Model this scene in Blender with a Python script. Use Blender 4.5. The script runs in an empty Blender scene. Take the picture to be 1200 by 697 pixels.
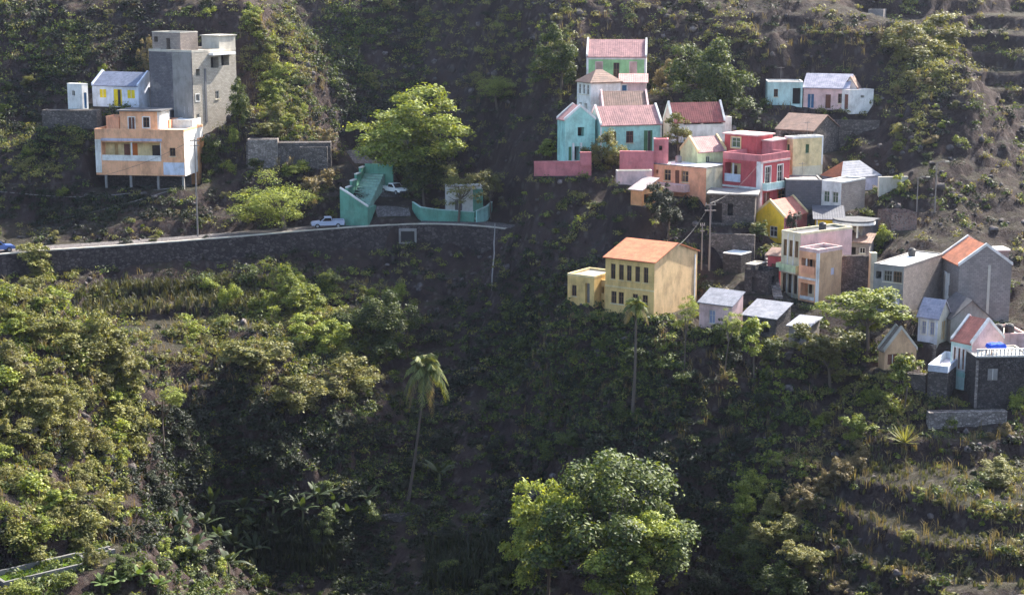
import bpy, bmesh, math, random
import numpy as np
from mathutils import Vector, Matrix
SC = bpy.context.scene
COL = SC.collection
R = math.radians
# ------------------------------------------------------------------ camera
PITCH = R(11.0); FPX = 2000.0; CAM = np.array([0.0, 0.0, 65.0])
cam_d = bpy.data.cameras.new('camera'); cam = bpy.data.objects.new('camera', cam_d); COL.objects.link(cam)
cam.location = CAM; cam.rotation_euler = (R(90) - PITCH, 0, 0)
cam_d.sensor_width = 36; cam_d.lens = 36 * FPX / 1200; cam_d.clip_start = 1; cam_d.clip_end = 3000
SC.camera = cam
SC.render.resolution_x = 1024; SC.render.resolution_y = 594
# ------------------------------------------------------------------ sky, sun, exposure
SUN_EL = R(41); SUN_AZ = R(48)           # azimuth turned from +X (right) towards +Y (behind the village)
tosun = Vector((math.cos(SUN_EL) * math.cos(SUN_AZ), math.cos(SUN_EL) * math.sin(SUN_AZ), math.sin(SUN_EL)))
wd = bpy.data.worlds.new('World'); SC.world = wd; wd.use_nodes = True
wn = wd.node_tree.nodes; wn.clear()
sky = wn.new('ShaderNodeTexSky'); sky.sky_type = 'NISHITA'; sky.sun_disc = False
sky.sun_elevation = SUN_EL; sky.sun_rotation = math.atan2(tosun.x, tosun.y)
sky.air_density = 1.0; sky.dust_density = 2.2
bg = wn.new('ShaderNodeBackground'); bg.inputs['Strength'].default_value = 0.115
wo = wn.new('ShaderNodeOutputWorld')
wd.node_tree.links.new(sky.outputs[0], bg.inputs[0]); wd.node_tree.links.new(bg.outputs[0], wo.inputs[0])
sl = bpy.data.lights.new('sun', 'SUN'); sl.energy = 4.1; sl.angle = R(0.6); sl.color = (1.0, 0.94, 0.84)
so = bpy.data.objects.new('sun', sl); COL.objects.link(so)
so.rotation_euler = tosun.to_track_quat('Z', 'Y').to_euler(); so.location = (80, 250, 200)
SC.view_settings.view_transform = 'Standard'; SC.view_settings.look = 'None'
SC.view_settings.gamma = 1; SC.view_settings.exposure = 2.05
SC.render.engine = 'CYCLES'
cy = SC.cycles
cy.use_denoising = True; cy.max_bounces = 6; cy.diffuse_bounces = 3; cy.glossy_bounces = 2
cy.transmission_bounces = 3; cy.volume_bounces = 0; cy.transparent_max_bounces = 4
cy.use_adaptive_sampling = True; cy.adaptive_threshold = 0.02; cy.sample_clamp_indirect = 4
# ------------------------------------------------------------------ pixel <-> world
_F = np.array([0, math.cos(PITCH), -math.sin(PITCH)]); _U = np.array([0, math.sin(PITCH), math.cos(PITCH)])
def ray(px, py):
    d = _F + np.array([1.0, 0, 0]) * (px - 600) / FPX + _U * (348.5 - py) / FPX
    return d / d[1]
def at(px, py, Y): return CAM + ray(px, py) * Y
def proj(p):
    v = np.asarray(p) - CAM; z = v @ _F
    return 600 + FPX * v[0] / z, 348.5 - FPX * (v @ _U) / z
def ppm(Y): return FPX / (Y * 1.02)
def solve(C, d, target, axis, hi=60.0):
    d = np.array(d); lo = 0.0; s = 1 if proj(C + d * 5)[axis] > proj(C)[axis] else -1
    for _ in range(40):
        m = (lo + hi) / 2
        if (proj(C + d * m)[axis] - target) * s < 0: lo = m
        else: hi = m
    return (lo + hi) / 2
# ------------------------------------------------------------------ noise
def _hash(ix, iy, seed):
    h = (ix.astype(np.int64) * 374761393 + iy.astype(np.int64) * 668265263 + seed * 974634677) & 0xffffffff
    h = ((h ^ (h >> 13)) * 1274126177) & 0xffffffff
    return ((h ^ (h >> 16)) & 0xffff) / 65535.0
def vnoise(x, y, seed=0):
    ix = np.floor(x); iy = np.floor(y); fx = x - ix; fy = y - iy
    fx = fx * fx * (3 - 2 * fx); fy = fy * fy * (3 - 2 * fy)
    a = _hash(ix, iy, seed); b = _hash(ix + 1, iy, seed); c = _hash(ix, iy + 1, seed); d = _hash(ix + 1, iy + 1, seed)
    return (a + (b - a) * fx) * (1 - fy) + (c + (d - c) * fx) * fy
def fbm(x, y, oct=4, seed=0):
    s = 0; a = .5; t = 0
    for o in range(oct):
        s = s + a * vnoise(x, y, seed + o); t += a; a *= .5; x = x * 2.03 + 13.7; y = y * 2.03 + 7.1
    return s / t * 2 - 1
# ------------------------------------------------------------------ object helpers
def props(o, label=None, cat=None, group=None, kind=None):
    if label: o['label'] = label
    if cat: o['category'] = cat
    if group: o['group'] = group
    if kind: o['kind'] = kind
    return o
def empty(name, loc, rz=0.0):
    o = bpy.data.objects.new(name, None); o.location = loc; o.rotation_euler = (0, 0, rz); COL.objects.link(o); return o
def link(name, me, parent=None):
    o = bpy.data.objects.new(name, me); COL.objects.link(o); o.parent = parent; return o
def mesh(name, V, Fc, mat, parent=None, smooth=False, mats=None, fm=None):
    me = bpy.data.meshes.new(name); me.from_pydata([tuple(v) for v in V], [], Fc)
    for m in (mats or [mat]): me.materials.append(m)
    if fm is not None: me.polygons.foreach_set('material_index', fm)
    if smooth: me.polygons.foreach_set('use_smooth', [True] * len(me.polygons))
    me.update()
    return link(name, me, parent)
def npmesh(name, V, Q, mat, smooth=False):
    """fast mesh from numpy verts (n,3) and faces (m,k)"""
    me = bpy.data.meshes.new(name); k = Q.shape[1]
    me.vertices.add(len(V)); me.vertices.foreach_set('co', np.ascontiguousarray(V, dtype=np.float32).ravel())
    me.loops.add(Q.size); me.loops.foreach_set('vertex_index', np.ascontiguousarray(Q, dtype=np.int32).ravel())
    me.polygons.add(len(Q)); me.polygons.foreach_set('loop_start', np.arange(0, Q.size, k, dtype=np.int32))
    me.polygons.foreach_set('loop_total', np.full(len(Q), k, dtype=np.int32))
    if smooth: me.polygons.foreach_set('use_smooth', np.ones(len(Q), dtype=bool))
    me.materials.append(mat); me.update(calc_edges=True); return me
class MB:
    def __init__(s): s.V = []; s.F = []
    def box(s, x0, x1, y0, y1, z0, z1):
        b = len(s.V)
        s.V += [(x0,y0,z0),(x1,y0,z0),(x1,y1,z0),(x0,y1,z0),(x0,y0,z1),(x1,y0,z1),(x1,y1,z1),(x0,y1,z1)]
        s.F += [(b,b+3,b+2,b+1),(b+4,b+5,b+6,b+7),(b,b+1,b+5,b+4),(b+1,b+2,b+6,b+5),(b+2,b+3,b+7,b+6),(b+3,b,b+4,b+7)]
        return s
    def prism(s, pts, off):
        """closed polygon pts extruded by vector off"""
        b = len(s.V); n = len(pts); o = np.array(off)
        s.V += [tuple(p) for p in pts] + [tuple(np.array(p) + o) for p in pts]
        s.F += [tuple(range(b, b + n))[::-1], tuple(range(b + n, b + 2 * n))]
        s.F += [(b + i, b + (i + 1) % n, b + n + (i + 1) % n, b + n + i) for i in range(n)]
        return s
    def poly(s, pts):
        b = len(s.V); s.V += [tuple(p) for p in pts]; s.F.append(tuple(range(b, b + len(pts)))); return s
    def tube(s, pts, rad, n=6):
        pts = [np.array(p, float) for p in pts]
        if not hasattr(rad, '__len__'): rad = [rad] * len(pts)
        base = len(s.V)
        for i, p in enumerate(pts):
            t = pts[min(i + 1, len(pts) - 1)] - pts[max(i - 1, 0)]; t = t / (np.linalg.norm(t) + 1e-9)
            u = np.cross(t, [0.31, 0.95, 0.07] if abs(t[1]) < .9 else [1, 0, 0]); u /= np.linalg.norm(u); v = np.cross(t, u)
            for k in range(n):
                a = 2 * math.pi * k / n; s.V.append(tuple(p + rad[i] * (math.cos(a) * u + math.sin(a) * v)))
        for i in range(len(pts) - 1):
            for k in range(n):
                a = base + i * n + k; b_ = base + i * n + (k + 1) % n; s.F.append((a, b_, b_ + n, a + n))
        s.F.append(tuple(range(base, base + n))[::-1]); e = base + (len(pts) - 1) * n; s.F.append(tuple(range(e, e + n)))
        return s
    def build(s, name, mat, parent=None, smooth=False): return mesh(name, s.V, s.F, mat, parent, smooth)
# ------------------------------------------------------------------ materials
_M = {}
def nodes_of(name):
    m = bpy.data.materials.new(name); m.use_nodes = True; nt = m.node_tree; nt.nodes.clear()
    out = nt.nodes.new('ShaderNodeOutputMaterial'); return m, nt, out
def N(nt, t, **kw):
    n = nt.nodes.new(t)
    for k, v in kw.items(): setattr(n, k, v)
    return n
def ramp(nt, fac, stops):
    r = nt.nodes.new('ShaderNodeValToRGB'); e = r.color_ramp.elements
    while len(e) < len(stops): e.new(0.5)
    for el, (p, c) in zip(e, stops):
        el.position = p; el.color = (*c, 1) if len(c) == 3 else c
    nt.links.new(fac, r.inputs[0]); return r.outputs[0]
def noise_tex(nt, vec, scale, detail=4, rough=.6, dist=0):
    n = nt.nodes.new('ShaderNodeTexNoise'); n.inputs['Scale'].default_value = scale; n.inputs['Detail'].default_value = detail
    n.inputs['Roughness'].default_value = rough; n.inputs['Distortion'].default_value = dist
    nt.links.new(vec, n.inputs['Vector']); return n.outputs['Fac']
def mixc(nt, fac, a, b, mode='MIX'):
    m = nt.nodes.new('ShaderNodeMix'); m.data_type = 'RGBA'; m.blend_type = mode
    for s_, v in ((m.inputs[0], fac), (m.inputs[6], a), (m.inputs[7], b)):
        if isinstance(v, (int, float)): s_.default_value = v
        elif isinstance(v, tuple): s_.default_value = (*v, 1)
        else: nt.links.new(v, s_)
    return m.outputs[2]
def scaled_pos(nt, s):
    g = nt.nodes.new('ShaderNodeNewGeometry'); m = nt.nodes.new('ShaderNodeMapping')
    m.inputs['Scale'].default_value = s; nt.links.new(g.outputs['Position'], m.inputs[0]); return m.outputs[0]
def paint(name, col, dirt=.6, rough=.88, bump=.12):
    """weathered plaster or paint: blotches, vertical run stains, fine grain"""
    if name in _M: return _M[name]
    m, nt, out = nodes_of(name); p = N(nt, 'ShaderNodeBsdfPrincipled'); p.inputs['Roughness'].default_value = rough
    p.inputs['Specular IOR Level'].default_value = .25
    blot = noise_tex(nt, scaled_pos(nt, (1, 1, 1)), .55, 5, .65)
    run = noise_tex(nt, scaled_pos(nt, (1, 1, .25)), 1.3, 4, .65)
    fine = noise_tex(nt, scaled_pos(nt, (1, 1, 1)), 9, 3, .7)
    stain = tuple(c * .36 * k for c, k in zip(col, (1.0, .93, .84)))
    f1 = ramp(nt, blot, [(.45, (0, 0, 0)), (.72, (dirt,) * 3)]); f2 = ramp(nt, run, [(.48, (0, 0, 0)), (.74, (dirt * .8,) * 3)])
    fade = noise_tex(nt, scaled_pos(nt, (1, 1, 1)), 1.1, 4, .7, .4); f3 = ramp(nt, fade, [(.55, (0, 0, 0)), (.72, (.45,) * 3)])
    run2 = noise_tex(nt, scaled_pos(nt, (1, 1, .16)), 2.9, 4, .7); f4 = ramp(nt, run2, [(.5, (0, 0, 0)), (.78, (dirt * .45,) * 3)])
    pale = tuple(min(.8, x * .8 + .12) for x in col)
    c = mixc(nt, f3, tuple(col), pale); c = mixc(nt, f1, c, stain); c = mixc(nt, f2, c, stain); c = mixc(nt, f4, c, stain)
    c = mixc(nt, .22, c, fine, 'OVERLAY')
    nt.links.new(c, p.inputs['Base Color'])
    b = N(nt, 'ShaderNodeBump'); b.inputs['Strength'].default_value = bump; b.inputs['Distance'].default_value = .05
    nt.links.new(fine, b.inputs['Height']); nt.links.new(b.outputs[0], p.inputs['Normal'])
    nt.links.new(p.outputs[0], out.inputs[0]); _M[name] = m; return m
def rooftile(name, col, period=.32, axis=0, dark=.6):
    """clay tiles or corrugated sheet too small to pick apart: ribs running down the slope, courses, patchy colour"""
    if name in _M: return _M[name]
    m, nt, out = nodes_of(name); p = N(nt, 'ShaderNodeBsdfPrincipled'); p.inputs['Roughness'].default_value = .8
    p.inputs['Specular IOR Level'].default_value = .3
    tc = N(nt, 'ShaderNodeTexCoord')
    w = N(nt, 'ShaderNodeTexWave', wave_type='BANDS', bands_direction='XY'[axis]); w.inputs['Scale'].default_value = .314 / period
    w.inputs['Distortion'].default_value = .6; w.inputs['Detail'].default_value = 1
    nt.links.new(tc.outputs['Object'], w.inputs[0])
    w2 = N(nt, 'ShaderNodeTexWave', wave_type='BANDS', bands_direction='Z'); w2.inputs['Scale'].default_value = 1.1; w2.inputs['Distortion'].default_value = 1.2
    nt.links.new(tc.outputs['Object'], w2.inputs[0])
    n1 = noise_tex(nt, scaled_pos(nt, (1, 1, 1)), 1.1, 5, .75); n2 = noise_tex(nt, scaled_pos(nt, (1, 1, 1)), 4, 3, .7)
    c = mixc(nt, ramp(nt, n1, [(.36, (0, 0, 0)), (.62, (1, 1, 1))]), tuple(col), tuple(x * dark * k for x, k in zip(col, (.9, .95, 1.0))))
    c = mixc(nt, ramp(nt, n2, [(.5, (0, 0, 0)), (.8, (.55, .55, .55))]), c, tuple(min(1, x * 1.18 + .015) for x in col))
    c = mixc(nt, ramp(nt, w.outputs['Fac'], [(.1, (.12,) * 3), (.5, (0, 0, 0))]), c, tuple(x * .5 for x in col))
    c = mixc(nt, ramp(nt, w2.outputs['Fac'], [(.05, (.2,) * 3), (.3, (0, 0, 0))]), c, tuple(x * .5 for x in col))
    nt.links.new(c, p.inputs['Base Color'])
    b = N(nt, 'ShaderNodeBump'); b.inputs['Strength'].default_value = .35; b.inputs['Distance'].default_value = .05
    nt.links.new(w.outputs['Fac'], b.inputs['Height']); nt.links.new(b.outputs[0], p.inputs['Normal'])
    nt.links.new(p.outputs[0], out.inputs[0]); _M[name] = m; return m
def masonry(name, col, size=.38, mortar=(.2, .18, .16), rough=.95, var=.5):
    """rubble stone or block wall too far to pick apart stone by stone"""
    if name in _M: return _M[name]
    m, nt, out = nodes_of(name); p = N(nt, 'ShaderNodeBsdfPrincipled'); p.inputs['Roughness'].default_value = rough
    p.inputs['Specular IOR Level'].default_value = .2
    pos = scaled_pos(nt, (1, 1, 1.5))
    v = N(nt, 'ShaderNodeTexVoronoi'); v.inputs['Scale'].default_value = 1 / size; nt.links.new(pos, v.inputs['Vector'])
    e = N(nt, 'ShaderNodeTexVoronoi', feature='DISTANCE_TO_EDGE'); e.inputs['Scale'].default_value = 1 / size; nt.links.new(pos, e.inputs['Vector'])
    sep = N(nt, 'ShaderNodeSeparateColor'); nt.links.new(v.outputs['Color'], sep.inputs[0])
    c = ramp(nt, sep.outputs[0], [(0, tuple(x * (1 - var) for x in col)), (.6, tuple(col)), (1, tuple(min(1, x * (1 + var * .8)) for x in col))])
    c = mixc(nt, ramp(nt, e.outputs['Distance'], [(.02, (1, 1, 1)), (.12, (0, 0, 0))]), c, mortar)
    n1 = noise_tex(nt, scaled_pos(nt, (1, 1, 1)), .4, 5, .65)
    c = mixc(nt, ramp(nt, n1, [(.42, (0, 0, 0)), (.7, (.6, .6, .6))]), c, tuple(x * .45 for x in col))
    nt.links.new(c, p.inputs['Base Color'])
    b = N(nt, 'ShaderNodeBump'); b.inputs['Strength'].default_value = .8; b.inputs['Distance'].default_value = .12
    nt.links.new(e.outputs['Distance'], b.inputs['Height']); nt.links.new(b.outputs[0], p.inputs['Normal'])
    nt.links.new(p.outputs[0], out.inputs[0]); _M[name] = m; return m
def blockwork(name, col):
    """bare cement blocks, courses far too small to build one by one"""
    if name in _M: return _M[name]
    m, nt, out = nodes_of(name); p = N(nt, 'ShaderNodeBsdfPrincipled'); p.inputs['Roughness'].default_value = .95
    p.inputs['Specular IOR Level'].default_value = .2
    tc = N(nt, 'ShaderNodeTexCoord'); sx = N(nt, 'ShaderNodeSeparateXYZ'); nt.links.new(tc.outputs['Object'], sx.inputs[0])
    ad = N(nt, 'ShaderNodeMath', operation='ADD'); nt.links.new(sx.outputs[0], ad.inputs[0]); nt.links.new(sx.outputs[1], ad.inputs[1])
    cb = N(nt, 'ShaderNodeCombineXYZ'); nt.links.new(ad.outputs[0], cb.inputs[0]); nt.links.new(sx.outputs[2], cb.inputs[1])
    br = N(nt, 'ShaderNodeTexBrick'); br.inputs['Scale'].default_value = 1; br.inputs['Brick Width'].default_value = .5; br.inputs['Row Height'].default_value = .24
    br.inputs['Mortar Size'].default_value = .02; br.inputs['Color1'].default_value = (*col, 1); br.inputs['Color2'].default_value = (*(x * .72 for x in col), 1)
    br.inputs['Mortar'].default_value = (*(x * .55 for x in col), 1); nt.links.new(cb.outputs[0], br.inputs['Vector'])
    n1 = noise_tex(nt, scaled_pos(nt, (1, 1, .4)), .6, 5, .65)
    c = mixc(nt, ramp(nt, n1, [(.42, (0, 0, 0)), (.72, (.55, .55, .55))]), br.outputs['Color'], tuple(x * .5 for x in col))
    n2 = noise_tex(nt, scaled_pos(nt, (1, 1, 1)), .35, 3, .6)
    c = mixc(nt, ramp(nt, n2, [(.55, (0, 0, 0)), (.75, (.4, .4, .4))]), c, (.42, .36, .32))
    nt.links.new(c, p.inputs['Base Color']); b = N(nt, 'ShaderNodeBump'); b.inputs['Strength'].default_value = .4; b.inputs['Distance'].default_value = .03
    nt.links.new(br.outputs['Fac'], b.inputs['Height']); b.invert = True; nt.links.new(b.outputs[0], p.inputs['Normal'])
    nt.links.new(p.outputs[0], out.inputs[0]); _M[name] = m; return m
def plain(name, col, rough=.6, metal=0.0, spec=.5):
    if name in _M: return _M[name]
    m, nt, out = nodes_of(name); p = N(nt, 'ShaderNodeBsdfPrincipled'); p.inputs['Roughness'].default_value = rough
    p.inputs['Metallic'].default_value = metal; p.inputs['Specular IOR Level'].default_value = spec
    n1 = noise_tex(nt, scaled_pos(nt, (1, 1, 1)), 2.5, 3, .6)
    c = mixc(nt, ramp(nt, n1, [(.4, (0, 0, 0)), (.75, (.4, .4, .4))]), tuple(col), tuple(x * .7 for x in col))
    nt.links.new(c, p.inputs['Base Color']); nt.links.new(p.outputs[0], out.inputs[0]); _M[name] = m; return m
def leafmat(name, c_dark, c_mid, c_light, trans=.35, dry=0.0):
    if name in _M: return _M[name]
    m, nt, out = nodes_of(name)
    g = N(nt, 'ShaderNodeNewGeometry'); oi = N(nt, 'ShaderNodeObjectInfo')
    c = ramp(nt, g.outputs['Random Per Island'], [(0, c_dark), (.5, c_mid), (1, c_light)])
    shade_patch = noise_tex(nt, scaled_pos(nt, (1, 1, 1)), .22, 4, .6)
    c = mixc(nt, ramp(nt, shade_patch, [(.42, (0, 0, 0)), (.66, (.55, .55, .55))]), c, tuple(x * .62 for x in c_mid))  # darker patches and wide leaf tones imitate shaded gaps in the crowns
    if dry: c = mixc(nt, ramp(nt, noise_tex(nt, scaled_pos(nt, (1, 1, 1)), .16, 4, .6), [(.46, (0, 0, 0)), (.62, (dry,) * 3)]), c, (.20, .155, .075))
    hs = N(nt, 'ShaderNodeHueSaturation'); mr = N(nt, 'ShaderNodeMapRange'); nt.links.new(oi.outputs['Random'], mr.inputs[0])
    mr.inputs[3].default_value = .75; mr.inputs[4].default_value = 1.2; nt.links.new(mr.outputs[0], hs.inputs['Value']); nt.links.new(c, hs.inputs['Color'])
    p = N(nt, 'ShaderNodeBsdfPrincipled'); p.inputs['Roughness'].default_value = .6; p.inputs['Specular IOR Level'].default_value = .3
    nt.links.new(hs.outputs[0], p.inputs['Base Color'])
    t = N(nt, 'ShaderNodeBsdfTranslucent'); tcol = mixc(nt, 1.0, hs.outputs[0], (1.35, 1.25, .55), 'MULTIPLY'); nt.links.new(tcol, t.inputs[0])
    mx = N(nt, 'ShaderNodeMixShader'); mx.inputs[0].default_value = trans
    nt.links.new(p.outputs[0], mx.inputs[1]); nt.links.new(t.outputs[0], mx.inputs[2]); nt.links.new(mx.outputs[0], out.inputs[0])
    _M[name] = m; return m
# ------------------------------------------------------------------ buildings: measured from the picture first, built after the ground
class Tf:
    """mesh collector that maps block coordinates into the coordinates of its building"""
    def __init__(s, M): s.M = M; s.mb = MB()
    def build(s, name, mat, parent, smooth=False):
        V = np.array(s.mb.V); V = V @ s.M[:3, :3].T + s.M[:3, 3]
        return mesh(name, V, s.mb.F, mat, parent, smooth)
def axes(th): c, s_ = math.cos(th), math.sin(th); return np.array([c, -s_, 0]), np.array([s_, c, 0])
SPECS = []
def block(cx, cb, ct, Y, xl=None, xr=None, w=None, d=None, dth=0.0, **kw):
    return dict(cx=cx, cb=cb, ct=ct, Y=Y, xl=xl, xr=xr, w=w, d=d, dth=dth, **kw)
def house(name, label, th, blocks, cat='house', pad=True, plinth=2.6, group=None):
    s_ = dict(name=name, label=label, th=R(th), blocks=blocks, cat=cat, pad=pad, plinth=plinth, group=group)
    for i, b in enumerate(blocks):
        t = R(th + b['dth']); b['t'] = t; X, Yv = axes(t); C = at(b['cx'], b['cb'], b['Y']); b['C'] = C
        neg = t < 0
        if b['w'] is None: b['w'] = solve(C, X if neg else -X, b['xr'] if neg else b['xl'], 0)
        if b['d'] is None: b['d'] = solve(C, Yv, b['xl'] if neg else b['xr'], 0)
        b['h'] = solve(C, (0, 0, 1.0), b['ct'], 1)
        b['x0'], b['x1'] = (0, b['w']) if neg else (-b['w'], 0)
    SPECS.append(s_); return s_
EXTRA_PADS = []
def pads():
    out = list(EXTRA_PADS)
    for s_ in SPECS:
        if not s_['pad']: continue
        b = s_['blocks'][0]; out.append((b['C'], b['t'], b['x0'], b['x1'], 0.0, b['d']))
    return out
def facade(mb, O, r, W, z0, H, ops, n, depth=.16):
    O = np.array(O, float); r = np.array(r, float); n = np.array(n, float); up = np.array([0, 0, 1.0])
    P = lambda a, b, k=0.0: O + r * a + up * b - n * k
    xs = sorted({0.0, W, *[o[0] for o in ops], *[o[1] for o in ops]}); zs = sorted({z0, H, *[o[2] for o in ops], *[o[3] for o in ops]})
    for i in range(len(xs) - 1):
        for j in range(len(zs) - 1):
            a, b = (xs[i] + xs[i + 1]) / 2, (zs[j] + zs[j + 1]) / 2
            if any(o[0] < a < o[1] and o[2] < b < o[3] for o in ops): continue
            mb.poly([P(xs[i], zs[j]), P(xs[i + 1], zs[j]), P(xs[i + 1], zs[j + 1]), P(xs[i], zs[j + 1])])
    for (a0, a1, b0, b1, k) in ops:
        for p, q in (((a0, b0), (a1, b0)), ((a1, b0), (a1, b1)), ((a1, b1), (a0, b1)), ((a0, b1), (a0, b0))):
            mb.poly([P(*p), P(*p, k), P(*q, k), P(*q)])
    return P
def barbox(mb, P, a0, a1, b0, b1, k0, k1):
    """box given in facade coordinates: a across, b up, k inward depth (negative = proud)"""
    q = [P(a0, b0, k0), P(a1, b0, k0), P(a1, b1, k0), P(a0, b1, k0)]; t = [P(a0, b0, k1), P(a1, b0, k1), P(a1, b1, k1), P(a0, b1, k1)]
    b = len(mb.V); mb.V += [tuple(v) for v in q + t]
    mb.F += [(b, b+1, b+2, b+3), (b+7, b+6, b+5, b+4), (b+4, b+5, b+1, b), (b+5, b+6, b+2, b+1), (b+6, b+7, b+3, b+2), (b+7, b+4, b, b+3)]
def opening(root, M, P, o, kind, opt):
    a0, a1, b0, b1, k = o; opt = opt or {}
    fr = opt.get('frame', FRAME); t = min(.09, (a1 - a0) * .12)
    def bld(name, mat, parts, parent):
        f = Tf(M)
        for q in parts: barbox(f.mb, P, *q)
        return f.build(name, mat, parent)
    if kind == 'win':
        e = 0.003; nm = opt.get('mull', 1)
        bars = [(a0 + e, a1 - e, b0 + e, b0 + t, k - .07, k - .01), (a0 + e, a1 - e, b1 - t, b1 - e, k - .07, k - .01), (a0 + e, a0 + t, b0 + t, b1 - t, k - .07, k - .01), (a1 - t, a1 - e, b0 + t, b1 - t, k - .07, k - .01)]
        for i in range(nm):
            c = a0 + (a1 - a0) * (i + 1) / (nm + 1); bars.append((c - t * .35, c + t * .35, b0 + t, b1 - t, k - .068, k - .012))
        if b1 - b0 > 1.1: c = b0 + (b1 - b0) * .6; bars.append((a0 + t, a1 - t, c - t * .3, c + t * .3, k - .064, k - .016))
        w_ = bld('window', fr, bars, root)
        bld('pane', opt.get('pane', GLASS), [(a0 + e, a1 - e, b0 + e, b1 - e, k - .03, k + .02)], w_)
    elif kind in ('door', 'shut'):
        w_ = bld('door' if kind == 'door' else 'shutter', opt.get('mat', WOOD), [(a0 + .004, a1 - .004, b0 + .004, b1 - .004, k - .06, k + .02)], root)
        c = (a0 + a1) / 2
        if a1 - a0 > .9: bld('rail', fr, [(c - .04, c + .04, b0 + .05, b1 - .05, k - .085, k - .062)], w_)
        if opt.get('gap'): bld('opening', DARK, [(c - .02, c + (a1 - a0) * .3, b0 + .05, b1 - .08, k - .09, k - .064)], w_)  # dark strip laid on the door, standing for the shaded gap
    elif kind == 'hole':
        bld('interior_shade_panel', opt.get('mat', DARK), [(a0 - .02, a1 + .02, b0 - .02, b1 + .02, k, k + .08)], root)  # dark panel closing the hole; its colour stands for interior shade
    elif kind == 'log':
        lw = bld('loggia_wall', opt.get('mat', DARK), [(a0 - .02, a1 + .02, b0 - .02, b1 + .02, k, k + .1)], root)
        for (u0, u1, v0, v1, m_) in opt.get('in', []):
            bld('door', m_, [(a0 + (a1 - a0) * u0, a0 + (a1 - a0) * u1, b0 + (b1 - b0) * v0, b0 + (b1 - b0) * v1, k - .05, k - .004)], lw)
        if opt.get('rail'):
            hb = opt.get('rail_h', .95)
            bld('balcony_parapet', opt['rail'], [(a0 + .004, a1 - .004, b0 - .1, b0 + hb, .02 - opt.get('out', .1), .12 - opt.get('out', .1))], root)
        for u in opt.get('posts', []):
            c = a0 + (a1 - a0) * u; bld('post', opt.get('post', fr), [(c - .09, c + .09, b0, b1, .02, .2)], root)
    if opt.get('sur'):
        s_ = .14; bld('surround', opt['sur'], [(a0 - s_, a0, b0 - s_, b1 + s_, -.05, .03), (a1, a1 + s_, b0 - s_, b1 + s_, -.05, .03), (a0, a1, b1, b1 + s_, -.046, .03), (a0, a1, b0 - s_, b0, -.046, .03)], root)
    if kind == 'win' and not opt.get('sur'):
        bld('sill', opt.get('sill', CREAM), [(a0 - .1, a1 + .1, b0 - .09, b0 - .003, -.1, .02)], root)
DEP = {'win': .16, 'door': .14, 'shut': .08, 'hole': 1.2, 'log': 1.4}
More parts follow.
